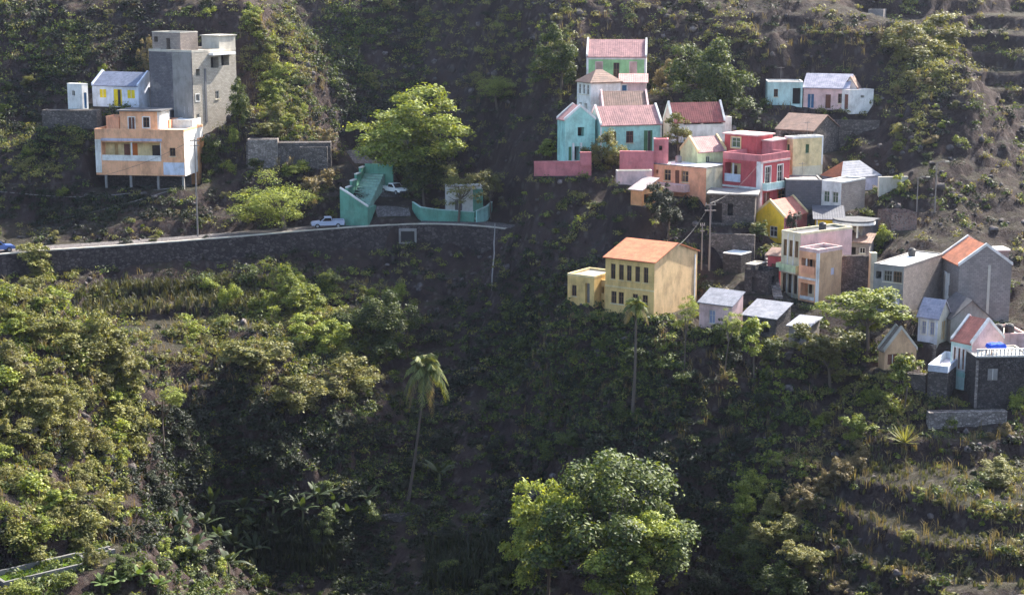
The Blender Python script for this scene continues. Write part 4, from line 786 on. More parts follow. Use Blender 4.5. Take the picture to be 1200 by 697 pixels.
def crown_mesh(name, seed, rad, n, leaf, nclump, mat, flat=.75, cl=(.28, .46), aspect=.55, shell=.55):
    r = np.random.default_rng(seed); P, Nn, C = crown_pts(r, n, nclump, flat, cl, shell)
    V, Qd = leaves(P * rad, Nn, leaf, aspect, r); return npmesh(name, V, Qd, mat), C * rad
def trunk_mesh(name, C, rad, hgt, mat, seed, r0=.22):
    """tapered trunk from the ground to the crown's middle and limbs to its clumps"""
    r = np.random.default_rng(seed); mb = MB()
    bend = r.normal(size=2) * .06 * hgt; pts = [np.array([0, 0, -.6]), np.array([bend[0] * .5, bend[1] * .5, hgt * .35]), np.array([bend[0], bend[1], hgt * .7]), np.array([0, 0, hgt])]
    mb.tube(pts, [r0 * 1.25, r0, r0 * .8, r0 * .45], 7)
    for c in C[:9]:
        e = np.array([0, 0, hgt]) + c * .85; s_ = pts[2] * .75 + pts[1] * .25; m_ = (s_ + e) / 2 + np.array([0, 0, -.06 * hgt]) ; mb.tube([s_, m_, e], [r0 * .5, r0 * .33, r0 * .1], 5)
    me = bpy.data.meshes.new(name); me.from_pydata(mb.V, [], mb.F); me.materials.append(mat); me.update(); return me
BARK = plain('bark', (.11, .085, .065), .9)
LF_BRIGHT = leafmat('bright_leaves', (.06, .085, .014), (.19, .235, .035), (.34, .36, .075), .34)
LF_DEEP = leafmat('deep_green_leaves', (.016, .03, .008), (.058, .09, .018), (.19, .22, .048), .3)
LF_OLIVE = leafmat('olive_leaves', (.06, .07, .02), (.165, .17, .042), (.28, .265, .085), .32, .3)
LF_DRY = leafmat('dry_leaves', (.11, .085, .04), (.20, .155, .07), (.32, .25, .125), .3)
LF_SHADE = leafmat('shade_darkened_leaves', (.009, .015, .007), (.018, .028, .011), (.04, .055, .02), .25)  # leaf colour darkened to stand for ravine and cliff shade
MATS = dict(bright=LF_BRIGHT, deep=LF_DEEP, olive=LF_OLIVE, dry=LF_DRY, dark=LF_SHADE)
_tree_cache = {}
def tree_meshes(kind, mat, var):
    key = (kind, mat, var)
    if key in _tree_cache: return _tree_cache[key]
    sd = 700 + var * 17 + {'big': 1, 'mid': 2, 'flat': 3, 'airy': 4, 'bush': 5, 'small': 6}[kind] * 31 + sum(map(ord, mat))
    if kind == 'big': c, C = crown_mesh('crown', sd, 6.0, 26000, .36, 40, MATS[mat], .78, (.13, .28), shell=.4)
    elif kind == 'mid': c, C = crown_mesh('crown', sd, 3.5, 9500, .29, 24, MATS[mat], .76, (.14, .29), shell=.45)
    elif kind == 'flat': c, C = crown_mesh('crown', sd, 5.0, 11000, .26, 26, MATS[mat], .40, (.16, .30), .4)
    elif kind == 'airy': c, C = crown_mesh('crown', sd, 4.0, 4200, .30, 18, MATS[mat], .6, (.13, .26), .5, .35)
    elif kind == 'small': c, C = crown_mesh('crown', sd, 2.0, 3400, .25, 15, MATS[mat], .75, (.18, .34), shell=.5)
    else: c, C = crown_mesh('crown', sd, 1.3, 1000, .23, 9, MATS[mat], .7, (.28, .5))
    rad = {'big': 6, 'mid': 3.5, 'flat': 5, 'airy': 4, 'small': 2, 'bush': 1.3}[kind]
    _tree_cache[key] = (c, C, rad); return _tree_cache[key]
_trunks = {}
def tree(name, label, px, py, wpx, hpx, Y, kind='mid', mat='deep', group=None, cat='tree', rot=None, z=None):
    """crown centred on a picture point at depth Y, wpx by hpx pixels; the trunk goes down to the ground below it"""
    i = random.Random(int(px * 7 + py * 13)).randrange(3)
    c, C, rad = tree_meshes(kind, mat, i)
    if cat == 'shrub': Y = float(cast(px, py + hpx * .38)[0][1])
    ctr = at(px, py, Y); s_ = ppm(Y); sw = wpx / s_ / 2 / rad; flat = {'flat': .62, 'airy': .75}.get(kind, .88)
    sh = hpx / s_ / 2 / rad; g = float(ground(ctr[0], ctr[1])); hgt = max(.35 * sh * rad, ctr[2] - g)
    root = empty(name, (ctr[0], ctr[1], g)); props(root, label, cat, group)
    cr = link('crown', c, root); cr.location = (0, 0, hgt); cr.scale = (sw, sw, sh); cr.rotation_euler = (0, 0, rot if rot is not None else (px * 1.7 + py) % 6.28)
    tk = link('trunk', trunk_mesh('trunk', [np.array([q[0] * sw, q[1] * sw, q[2] * sh]) for q in C], rad, hgt, BARK, int(px), r0=max(.06, .045 * rad * sw)), root); tk.rotation_euler = cr.rotation_euler
    return root
def gtree(name, label, px, py, wpx, hpx, kind='bush', mat='olive', group=None, cat='shrub'):
    """plant whose foot is on the ground seen at (px, py)"""
    p = cast(px, py)[0]; return tree(name, label, px, py - hpx * .45, wpx, hpx, p[1], kind, mat, group, cat)
# trees one can tell apart
tree('broadleaf_tree', 'large dense round tree shading the lane beside the white pickup', 484, 152, 134, 96, 262, 'big', 'bright')
tree('broadleaf_tree', 'low dark tree crown drooping over the wall right of the white pickup', 497, 200, 62, 60, 258, 'mid', 'deep')
tree('broadleaf_tree', 'big spreading tree behind the dark red roofed house', 838, 100, 92, 92, 254, 'big', 'deep')
tree('broadleaf_tree', 'leafy tree left of the green house at the top of the village', 657, 62, 56, 60, 262, 'mid', 'deep')
tree('acacia_tree', 'thin-crowned olive tree in front of the white roadside house', 537, 218, 62, 44, 252, 'airy', 'olive')
tree('acacia_tree', 'small olive tree right of the white roadside house', 575, 217, 34, 34, 254, 'airy', 'olive')
tree('acacia_tree', 'wide flat-topped pale green acacia on the bank above the parked grey pickup', 333, 232, 104, 54, 249.5, 'flat', 'bright')
tree('broadleaf_tree', 'flat bright crown on the bare slope left of the village', 583, 104, 60, 26, 272, 'flat', 'bright')
tree('broadleaf_tree', 'dense bright green tree in front of the bare cement house', 1019, 365, 96, 52, 190, 'mid', 'bright')
tree('olive_green_tree', 'wide olive-green tree left of the tin roofed shed', 975, 412, 88, 68, 187.5, 'mid', 'olive')
tree('broadleaf_tree', 'feathery bright tree in front of the tin roofed shed', 1062, 436, 48, 42, 183, 'small', 'bright')
tree('broadleaf_tree', 'huge leafy tree rising from the shaded ravine floor', 715, 600, 175, 150, 166, 'big', 'deep', rot=.6)
tree('broadleaf_tree', 'lower right crown of foliage under the huge ravine tree', 745, 650, 120, 100, 163, 'big', 'bright')
tree('broadleaf_tree', 'lower left crown leaning against the huge ravine tree', 640, 622, 96, 120, 168, 'mid', 'bright')
for k, (px, py, w_, h_, mm) in enumerate(((888, 568, 52, 44, 'bright'), (912, 592, 44, 36, 'olive'), (872, 600, 46, 44, 'bright'), (900, 628, 56, 44, 'olive'), (858, 640, 50, 56, 'deep'), (936, 622, 50, 36, 'olive'), (884, 664, 70, 56, 'deep'), (950, 655, 60, 40, 'olive'), (845, 684, 60, 50, 'dark'), (925, 680, 70, 44, 'deep'))):
    tree('leafy_shrub', ['sunlit rounded shrub topping the bushy bank left of the terraced plots', 'olive shrub against the left end of the upper plot', 'bright shrub hanging over the ravine on the bushy bank', 'wide olive shrub midway down the bushy bank', 'deep green shrub at the dark foot of the bushy bank', 'olive shrub at the left end of the middle plot', 'broad deep green thicket low on the bushy bank', 'olive shrub at the left end of the lowest plot', 'dark thicket where the bushy bank meets the ravine', 'deep green thicket under the lowest plot'][k], px, py, w_, h_, 170, 'small' if w_ < 50 else 'mid', mm, cat='shrub')
tree('broadleaf_tree', 'broad glossy tree on the slope below the culvert', 437, 380, 84, 74, 226, 'big', 'deep')
tree('broadleaf_tree', 'bright mid-sized tree uphill of the broad glossy tree', 345, 340, 70, 52, 230, 'mid', 'bright')
tree('broadleaf_tree', 'bright rounded tree between the cane plot and the broad glossy tree', 372, 392, 74, 52, 222, 'mid', 'bright')
tree('olive_green_tree', 'olive crown spreading at the edge of the dark ravine', 395, 447, 90, 54, 212, 'mid', 'olive')
tree('olive_green_tree', 'olive crown with bare trunk above the dark ravine, below the cane plot', 305, 440, 84, 52, 212, 'mid', 'olive')
tree('olive_green_tree', 'flat olive crown between two others on the ravine edge', 350, 458, 70, 44, 209, 'mid', 'olive')
tree('broadleaf_tree', 'small bright tree standing alone by the cane plot', 268, 345, 26, 26, 229, 'small', 'bright')
tree('broadleaf_tree', 'slim layered tree in the gap beside the sunlit spur', 190, 462, 46, 26, 196, 'airy', 'bright')
tree('broadleaf_tree', 'short layered tree below the slim one beside the sunlit spur', 154, 487, 30, 18, 187, 'airy', 'bright')
tree('broadleaf_tree', 'sunlit bush crown on the hillock above the far right slope', 1085, 52, 76, 44, 266, 'mid', 'olive')
tree('broadleaf_tree', 'pale green crown in the middle of the right-hand hillock', 1092, 82, 52, 40, 263, 'small', 'bright')
tree('broadleaf_tree', 'green crown low on the right-hand hillock', 1075, 110, 70, 46, 258, 'mid', 'olive')
tree('flowering_shrub', 'flowering shrub climbing over the little teal cottage wall', 705, 176, 44, 46, 229, 'mid', 'olive', cat='shrub')
tree('leafy_shrub', 'bright shrub left of the little teal cottage', 641, 168, 34, 26, 236, 'small', 'bright', cat='shrub')
tree('leafy_shrub', 'rounded grey-green tree by the corner of the dark red roofed house', 795, 150, 30, 34, 236, 'small', 'olive', cat='tree')
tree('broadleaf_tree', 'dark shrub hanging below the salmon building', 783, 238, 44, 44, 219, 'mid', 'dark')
tree('round_tree', 'clipped round dark tree beside the bright yellow house', 927, 257, 20, 18, 213, 'small', 'dark')
tree('leafy_shrub', 'dark green bush under the window of the bright yellow house', 892, 272, 24, 20, 214.5, 'small', 'deep', cat='shrub')
tree('banana_clump', 'yellow-green bush at the end of the round porch house', 1035, 277, 22, 30, 214, 'small', 'bright', cat='shrub')
tree('broadleaf_tree', 'sapling beside the lamp pole right of the village', 1060, 218, 22, 28, 228, 'small', 'bright')
tree('broadleaf_tree', 'pale bushy sapling below the yellow house and pink-walled shed', 803, 364, 34, 36, 192, 'airy', 'bright')
tree('broadleaf_tree', 'bright sapling in front of the pink-walled shed', 850, 376, 36, 30, 190, 'airy', 'bright')
tree('broadleaf_tree', 'leafy sapling in front of the long grey sheet shed', 885, 392, 44, 40, 189, 'small', 'bright')
tree('leafy_shrub', 'dark bush beside the grey sheet sheds', 906, 410, 34, 30, 188, 'small', 'deep', cat='shrub')
tree('leafy_shrub', 'bright bush between the terraced plots and the tin roofed shed', 1022, 463, 30, 26, 184, 'small', 'bright', cat='shrub')
tree('leafy_shrub', 'yellow-green bush left of the agave on the slope', 1000, 500, 46, 30, 180, 'small', 'bright', cat='shrub')
tree('leafy_shrub', 'sunlit bush on the stony slope under the dark stone terrace house', 1190, 468, 24, 30, 180, 'small', 'bright', cat='shrub')
tree('leafy_shrub', 'pale yellow-green bush capping the right-hand terrace bank', 1165, 552, 66, 34, 171, 'mid', 'olive', cat='shrub')
tree('leafy_shrub', 'dark green bush right of the peach house', 248, 178, 30, 40, 258, 'small', 'deep', cat='shrub')
tree('leafy_shrub', 'bright bush behind the dark one right of the peach house', 273, 168, 26, 36, 261, 'small', 'bright', cat='shrub')
tree('leafy_shrub', 'leafy bush against the foot of the tall cement block building', 284, 118, 32, 48, 266, 'mid', 'deep', cat='shrub')
tree('leafy_shrub', 'small bush growing on the roof edge of the blue-roofed cottage', 121, 84, 16, 12, 274, 'bush', 'bright', cat='shrub')
tree('dry_shrub', 'dry golden shrub behind the cement block building', 168, 68, 24, 44, 279, 'small', 'dry', cat='shrub')
tree('dry_shrub', 'dry golden bush right of the green house', 779, 88, 28, 34, 258, 'small', 'dry', cat='shrub')
tree('dry_shrub', 'dry reddish shrub on the bank right of the flat-topped acacia', 372, 214, 40, 30, 256, 'small', 'dry', cat='shrub')
for k in range(15):
    u = k / 14; px = 1004 - 92 * u + (k % 3) * 7; py = 526 + 66 * u + ((k * 5) % 4) * 4
    tree('dry_shrub', 'dry straw-coloured tuft on the lit left rim of the terraced plots', px, py, 22 + (k * 7) % 9, 18 + (k * 5) % 8, 175, 'small', 'dry', 'dry tufts on the plot rim', 'shrub')
for k, (lab, px, py, w_, h_, mm) in enumerate((('shrub overhanging the near corner of the irrigation tank', 24, 690, 44, 26, 'bright'), ('bush leaning over the far end of the irrigation tank', 112, 652, 30, 34, 'olive'), ('bright bush hiding the middle of the irrigation tank rim', 70, 682, 34, 20, 'bright'), ('olive bush on the bank behind the irrigation tank', 40, 650, 50, 26, 'olive'),
    ('olive shrub sprawling on the flat top of the ridge terrace wall', 312, 162, 34, 14, 'olive'), ('dry shrub at the right end of the ridge terrace wall', 380, 160, 26, 18, 'dry'), ('bright shrub at the foot of the ridge terrace wall', 345, 196, 30, 16, 'bright'), ('green shrub at the left foot of the ridge terrace wall', 298, 194, 26, 18, 'deep'))):
    tree('leafy_shrub' if mm != 'dry' else 'dry_shrub', lab, px, py, w_, h_, 200, 'small', mm, cat='shrub')
# shrubs scattered over a bank: alike but for their place
def scatter(n, box, wr, kinds, mats, name, label, group, seed, keep=None):
    r = np.random.default_rng(seed); k = 0
    for _ in range(n * 6):
        if k >= n: break
        px, py = r.uniform(box[0], box[2]), r.uniform(box[1], box[3])
        if keep and not keep(px, py): continue
        w = r.uniform(*wr); mt_ = mats[r.integers(len(mats))]; big = w > (wr[0] + wr[1]) / 2
        lab = (('large ' if big else 'small ') + {'olive': 'olive', 'bright': 'bright green', 'deep': 'deep green', 'dry': 'dry straw-coloured', 'dark': 'dark green'}[mt_] + ' ' + (label(px, py) if callable(label) else label))
        gtree(name if mt_ != 'dry' else 'dry_shrub', lab, px, py, w, w * r.uniform(.6, .9), kinds[r.integers(len(kinds))], mt_, group); k += 1
scatter(110, (0, 318, 165, 650), (18, 50), ['bush', 'small', 'small'], ['olive', 'bright', 'olive', 'olive'], 'leafy_shrub', lambda x, y: 'shrub ' + ('near the crest of the steep spur below the road' if y < 400 else 'halfway down the steep spur facing the ravine' if y < 530 else 'low on the steep spur above the irrigation tank'), 'shrubs on the sunlit spur', 21, lambda x, y: x < 45 + (y - 310) * 1.0 and x < 160 - max(0, y - 540) * .4)
scatter(52, (286, 8, 372, 160), (10, 24), ['bush', 'small'], ['olive', 'bright', 'bright'], 'leafy_shrub', 'shrub on the grassy ridge right of the cement block building', 'shrubs on the grassy ridge', 22, lambda x, y: 286 + (y - 10) * .25 < x < 290 + (y - 5) * .5)
scatter(24, (220, 330, 470, 420), (14, 34), ['small', 'bush'], ['bright', 'deep', 'bright'], 'leafy_shrub', 'shrub among the trees on the slope under the road', 'shrubs on the slope under the road', 23)
scatter(22, (1030, 35, 1130, 190), (10, 24), ['small', 'bush'], ['olive', 'bright', 'dry'], 'leafy_shrub', 'shrub on the right-hand hillock', 'shrubs on the hillock', 24)
scatter(24, (930, 440, 1200, 695), (12, 26), ['small', 'bush'], ['olive', 'bright', 'dry', 'deep'], 'leafy_shrub', lambda x, y: 'shrub ' + ('on the slope between the tin roofed shed and the terraced plots' if y < 520 else 'on the banks of the terraced plots'), 'shrubs on the terraced plots', 25)
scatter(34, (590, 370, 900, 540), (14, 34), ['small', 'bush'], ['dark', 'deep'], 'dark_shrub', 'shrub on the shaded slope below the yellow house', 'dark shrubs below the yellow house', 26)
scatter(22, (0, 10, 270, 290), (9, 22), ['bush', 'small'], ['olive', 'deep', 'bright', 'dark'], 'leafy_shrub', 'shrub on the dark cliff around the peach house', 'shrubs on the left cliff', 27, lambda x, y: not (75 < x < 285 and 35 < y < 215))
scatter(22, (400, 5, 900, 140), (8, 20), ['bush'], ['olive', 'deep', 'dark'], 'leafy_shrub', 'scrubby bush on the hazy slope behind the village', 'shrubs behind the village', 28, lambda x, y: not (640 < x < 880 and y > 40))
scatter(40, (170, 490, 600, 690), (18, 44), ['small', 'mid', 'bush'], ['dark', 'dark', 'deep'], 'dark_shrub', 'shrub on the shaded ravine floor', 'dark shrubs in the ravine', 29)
scatter(16, (100, 640, 300, 697), (14, 30), ['small', 'bush'], ['bright', 'deep'], 'leafy_shrub', 'bush beside the water tank', 'bushes by the water tank', 30)
scatter(22, (240, 195, 392, 264), (9, 20), ['bush', 'small'], ['dry', 'olive', 'olive', 'bright'], 'leafy_shrub', 'shrub on the bank between the ridge terrace wall and the road', 'shrubs on the roadside bank', 32)
scatter(12, (880, 180, 1110, 300), (8, 16), ['bush'], ['deep', 'bright', 'olive'], 'leafy_shrub', 'bush growing between the village houses', 'bushes between the houses', 31)
# ------------------------------------------------------------------ undergrowth nobody could count: one leafy mass for each kind
def plot(x, y): return 965 < x < 1140 and 535 < y < 660 and (y - 535) > (x - 965) * .12
def bushes(n, seed, mat, name, label, dens, size=(.35, 1.1), per=46, leaf=.24, world=False, cat='undergrowth', tall=.8):
    r = np.random.default_rng(seed)
    px = np.where(r.uniform(size=n * 6) < .8, r.uniform(-60, 1260, n * 6), r.uniform(-420, 1620, n * 6)); py = r.uniform(-5, 720, n * 6); P = cast(px, py); px = np.clip(px, 5, 1195)
    k = np.array([r.uniform() < dens(a, b) * (.25 if plot(a, b) else 1) for a, b in zip(px, py)]); cl = fbm(P[:, 0] / 6, P[:, 1] / 6, 3, seed) > r.uniform(-.35, .25, len(P))
    b1_, _, _ = near_road(P); P = P[k & cl & b1_ & (P[:, 1] < 385)][:n]
    m = len(P); sz = r.uniform(*size, m) * np.clip(P[:, 1] / 230, .8, 1.4)
    idx = np.repeat(np.arange(m), per); d = unit(r.normal(size=(m * per, 3))); d[:, 2] = np.abs(d[:, 2]) * tall + .05
    pos = P[idx] + d * (sz[idx] * r.uniform(.35, 1.05, m * per))[:, None]
    V, Qd = leaves(pos, unit(d + r.normal(size=d.shape) * .6 + np.array([0, 0, .3])), leaf, .8, r); V = V.reshape(-1, 4, 3)[:, :3].reshape(-1, 3); Qd = np.arange(len(V)).reshape(-1, 3)
    o = link(name, npmesh(name, V, Qd, mat)); props(o, label, cat, kind='stuff'); return o
HB = [(s_['blocks'][0]['C'], s_['blocks'][0]['t'], s_['blocks'][0]) for s_ in SPECS]
def near_road(P):
    ok = np.ones(len(P), bool)
    for e in ED[::2]: ok &= ~((np.abs(P[:, 0] - e[0]) < 2.6) & (P[:, 1] > e[1] - .8) & (P[:, 1] < e[1] + 5.4))
    for e in LN: ok &= ((P[:, 0] - e[0]) ** 2 + (P[:, 1] - e[1]) ** 2 > 3.4 ** 2)
    for C, t, b in HB:
        X, Yv = axes(t); u = (P[:, :2] - C[:2]) @ X[:2]; v = (P[:, :2] - C[:2]) @ Yv[:2]
        ok &= ~((u > b['x0'] - .5) & (u < b['x1'] + .5) & (v > -.6) & (v < b['d'] + .5))
    return ok, None, None
def ell(px, py, cx, cy_, rx, ry): return max(0.0, 1 - ((px - cx) / rx) ** 2 - ((py - cy_) / ry) ** 2)
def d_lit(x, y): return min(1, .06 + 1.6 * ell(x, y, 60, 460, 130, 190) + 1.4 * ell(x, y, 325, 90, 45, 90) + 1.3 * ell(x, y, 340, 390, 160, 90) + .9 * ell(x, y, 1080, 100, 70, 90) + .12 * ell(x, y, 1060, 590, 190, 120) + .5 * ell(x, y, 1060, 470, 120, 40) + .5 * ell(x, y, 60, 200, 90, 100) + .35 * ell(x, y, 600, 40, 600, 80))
def d_shade(x, y): return min(1, .10 + 1.7 * ell(x, y, 420, 570, 330, 200) + .9 * ell(x, y, 640, 400, 160, 90) + 1.0 * ell(x, y, 400, 80, 110, 110) + .7 * ell(x, y, 60, 80, 160, 120) + .6 * ell(x, y, 800, 540, 160, 130) + .6 * ell(x, y, 900, 640, 120, 90) + .4 * ell(x, y, 640, 330, 80, 50) + .9 * ell(x, y, 130, 250, 200, 36))
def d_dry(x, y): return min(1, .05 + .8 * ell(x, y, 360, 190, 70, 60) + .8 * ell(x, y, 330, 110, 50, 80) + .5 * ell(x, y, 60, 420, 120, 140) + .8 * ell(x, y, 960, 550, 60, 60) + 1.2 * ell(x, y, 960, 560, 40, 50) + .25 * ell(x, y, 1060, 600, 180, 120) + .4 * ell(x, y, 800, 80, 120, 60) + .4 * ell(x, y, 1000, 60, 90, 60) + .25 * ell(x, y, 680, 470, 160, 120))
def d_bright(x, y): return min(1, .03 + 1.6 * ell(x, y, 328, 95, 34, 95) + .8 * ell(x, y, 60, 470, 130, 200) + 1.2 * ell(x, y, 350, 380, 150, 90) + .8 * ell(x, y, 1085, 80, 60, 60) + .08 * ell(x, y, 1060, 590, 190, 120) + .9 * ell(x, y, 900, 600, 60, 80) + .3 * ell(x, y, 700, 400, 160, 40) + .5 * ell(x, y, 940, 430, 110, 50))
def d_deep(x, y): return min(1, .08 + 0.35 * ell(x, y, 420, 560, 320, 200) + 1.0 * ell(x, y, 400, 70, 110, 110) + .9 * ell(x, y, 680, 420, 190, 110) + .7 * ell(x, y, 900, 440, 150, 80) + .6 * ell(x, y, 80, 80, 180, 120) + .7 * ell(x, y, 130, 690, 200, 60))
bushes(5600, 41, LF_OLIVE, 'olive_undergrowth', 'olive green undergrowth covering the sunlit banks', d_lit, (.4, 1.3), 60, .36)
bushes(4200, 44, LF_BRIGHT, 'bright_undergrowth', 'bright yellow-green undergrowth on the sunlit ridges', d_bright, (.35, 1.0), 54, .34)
bushes(6000, 42, LF_SHADE, 'shade_dark_undergrowth', 'undergrowth with shade-darkened leaves covering ravine and cliffs', d_shade, (.4, 1.3), 60, .36)  # leaves coloured darker where the slopes lie in shade
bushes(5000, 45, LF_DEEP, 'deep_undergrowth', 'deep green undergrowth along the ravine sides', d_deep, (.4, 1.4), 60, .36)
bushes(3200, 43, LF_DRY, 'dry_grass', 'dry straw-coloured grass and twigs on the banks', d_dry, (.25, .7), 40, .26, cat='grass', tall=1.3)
# ------------------------------------------------------------------ vehicles
TYRE = plain('tyre_rubber', (.02, .02, .02), .8); RIM = plain('wheel_rim', (.35, .35, .36), .4, .6); LAMP = plain('lamp_glass', (.6, .6, .58), .2); PLASTIC = plain('black_plastic', (.03, .03, .03), .6)
def carpaint(name, col): return plain(name, col, .3)
def pickup(name, label, loc, rz, mat):
    """pickup truck, nose along +x"""
    root = empty(name, loc, rz); props(root, label, 'pickup', 'pickups on the road')
    W = .86
    mb = MB(); prof = [(-2.4, .45), (-2.45, .95), (-.45, .98), (-.1, .98), (.95, 1.0), (1.2, 1.02), (2.25, .9), (2.42, .75), (2.42, .45)]
    mb.prism([(x, -W, z) for x, z in prof], (0, 2 * W, 0)); mb.build('body', mat, root)
    b = MB(); b.prism([(-.72, -W + .08, .985), (-.55, -W + .2, 1.62), (.42, -W + .2, 1.62), (1.08, -W + .08, 1.005)], (0, 2 * W - .28, 0)); c = b.build('cab', mat, root)
    for y0, y1 in ((-W + .02, -W + .06), (W - .18, W - .12)):
        g = MB(); g.prism([(-.55, y0 + .03, 1.08), (-.46, y0 + .06, 1.5), (.36, y0 + .06, 1.5), (.8, y0 + .03, 1.08)], (0, .06, 0)); g.build('side_window', GLASS, c)
    g = MB(); g.prism([(1.1, -.66, 1.03), (.48, -.6, 1.57), (.5, -.6, 1.6), (1.14, -.66, 1.06)], (0, 1.26, 0)); g.build('windscreen', GLASS, c)
    g = MB(); g.prism([(-.76, -.6, 1.05), (-.62, -.56, 1.52), (-.65, -.56, 1.54), (-.79, -.6, 1.06)], (0, 1.16, 0)); g.build('rear_window', GLASS, c)
    g = MB(); g.box(-2.4, -.8, -W, -W + .07, .98, 1.18); g.box(-2.4, -.8, W - .07, W, .98, 1.18); g.box(-2.45, -2.38, -W + .07, W - .07, .96, 1.17); g.box(-.86, -.8, -W + .07, W - .07, .98, 1.18); g.build('bed_side', mat, root)
    g = MB(); g.box(-2.36, -.88, -W + .08, W - .08, .985, 1.0); g.build('bed_floor', PLASTIC, root)
    for x0, x1, nm in ((2.40, 2.55, 'front_bumper'), (-2.58, -2.43, 'rear_bumper')): g = MB(); g.box(x0, x1, -W, W, .42, .62); g.build(nm, PLASTIC, root)
    for y in (-.66, .46): g = MB(); g.box(2.38, 2.45, y, y + .22, .66, .8); g.build('headlight', LAMP, root)
    for x in (-1.5, 1.55):
        for s_ in (-1, 1):
            g = MB(); ring = [(x + .36 * math.cos(a), s_ * W - (.02 if s_ > 0 else -.02) - .11, .36 + .36 * math.sin(a)) for a in np.linspace(0, 2 * math.pi, 14, endpoint=False)]; g.prism(ring, (0, .22, 0)); w_ = g.build('wheel', TYRE, root)
            g = MB(); ring = [(x + .2 * math.cos(a), s_ * (W + .1) - .03, .36 + .2 * math.sin(a)) for a in np.linspace(0, 2 * math.pi, 10, endpoint=False)]; g.prism(ring, (0, .06, 0)); g.build('rim', RIM, w_)
    return root
def on_ground(px, py): p = cast(px, py)[0]; return p
def edge_at(px):
    q = np.array([proj(e)[0] for e in ED]); i = int(np.argmin(abs(q - px))); return ED[i], NOR[i], TAN_[i]
e, n_, t_ = edge_at(393); p = e + n_ * 1.9 + np.array([0, 0, .08]); pickup('pickup_truck', 'light grey-blue pickup parked by the road parapet in front of the green staircase', p, math.atan2(-t_[1], -t_[0]), carpaint('grey_blue_car_paint', (.42, .47, .60)))
p = LANE[1] + (LANE[2] - LANE[1]) * .35 + np.array([1.0, 0, .07]); pickup('pickup_truck', 'white pickup parked askew on the lane under the large round tree', p, R(-48), carpaint('white_car_paint', (.78, .77, .74)))
e, n_, t_ = edge_at(-4); p = e + n_ * 2.6 + np.array([0, 0, .05]); pickup('pickup_truck', 'blue pickup on the road at the foot of the cliff, far from the houses', p, math.atan2(t_[1], t_[0]), carpaint('blue_car_paint', (.08, .14, .36)))
# ------------------------------------------------------------------ sea-green staircase and walls by the lane
SG2 = paint('faded_sea_green_steps', (.27, .42, .34))
C = at(431, 261, 250.5); st = empty('green_staircase', C, R(-14)); props(st, 'sea-green painted staircase with side walls climbing from the road', 'staircase')
hp = 2.3; wst = 4.3
g = MB(); g.prism([(-wst, 0, -.6), (0, 0, -.6), (0, 0, hp), (-wst * .75, 0, hp + 2.0), (-wst, 0, hp + 2.6)], (0, .35, 0)); g.build('front_wall', SEAGREEN, st)
g = MB(); g.prism([(0, -.05, hp + .01), (-wst * .75, -.05, hp + 2.01), (-wst, -.05, hp + 2.61), (-wst, -.05, hp + 2.85), (-wst * .75, -.05, hp + 2.25), (0, -.05, hp + .22)], (0, .5, 0)); g.build('coping', WHITE, st)
g = MB(); g.box(-.35, 0, .35, 4.0, -.6, hp - .2); g.build('side_wall', SEAGREEN, st)
g = MB(); g.box(-wst + .3, -.35, .35, 2.3, -.6, hp - .55); g.build('landing', SG2, st)
for i in range(13):
    y = 2.3 + i * .62; g = MB(); g.box(-wst + .45, -.7, y, y + .62, hp - 2.5, hp - .55 + (i + 1) * .33); g.build('step', SG2, st)
g = MB()
for i in range(5): g.box(-wst, -wst + .4, .35 + i * 2.1, .35 + (i + 1) * 2.1 - .003, -1, hp + 1.7 + i * .75)
g.build('stepped_wall', SEAGREEN, st)
for i in range(5): g = MB(); g.box(-wst - .04, -wst + .44, .37 + i * 2.1, .37 + i * 2.1 + 1.9, hp + 1.703 + i * .75, hp + 1.85 + i * .75); g.build('coping', WHITE, st)
g = MB(); g.box(-wst + .4, .6, 10.45, 10.8, 0, hp + 5.2); g.build('back_wall', SEAGREEN, st)
def wall_line(name, label, pts, h, th, mat, cop, capm):
    root = empty(name, pts[0]); props(root, label, 'wall'); o_ = np.array(pts[0]); w_ = MB(); c_ = MB()
    for a, b in zip(pts[:-1], pts[1:]):
        d_ = np.array(b) - np.array(a); n2 = np.array([-d_[1], d_[0], 0]); n2 = n2 / np.linalg.norm(n2) * th; a = np.array(a) - o_; b = np.array(b) - o_; z = np.array([0, 0, 1.0])
        w_.prism([a - z * 1.2, b - z * 1.2, b + z * h, a + z * h], n2); c_.prism([a + z * (h + .002) - n2 * .15, b + z * (h + .002) - n2 * .15, b + z * (h + cop) - n2 * .15, a + z * (h + cop) - n2 * .15], n2 * 1.3)
    w_.build('wall', mat, root); c_.build('coping', capm, root); return root
q = [at(*k) for k in ((483, 247, 255.5), (492, 253, 253.8), (512, 256, 253), (556, 259, 252.5))]
wl = wall_line('green_boundary_wall', 'low sea-green boundary wall with pale coping in front of the white roadside house', q, 1.3, .22, SEAGREEN, .1, PALETEAL)
q = [at(*k) for k in ((559, 261, 252.2), (572, 255, 254), (577, 250, 256))]
wall_line('teal_return_wall', 'short teal wall turning the corner past the white roadside house', q, 1.7, .25, TEAL, .1, PALETEAL)
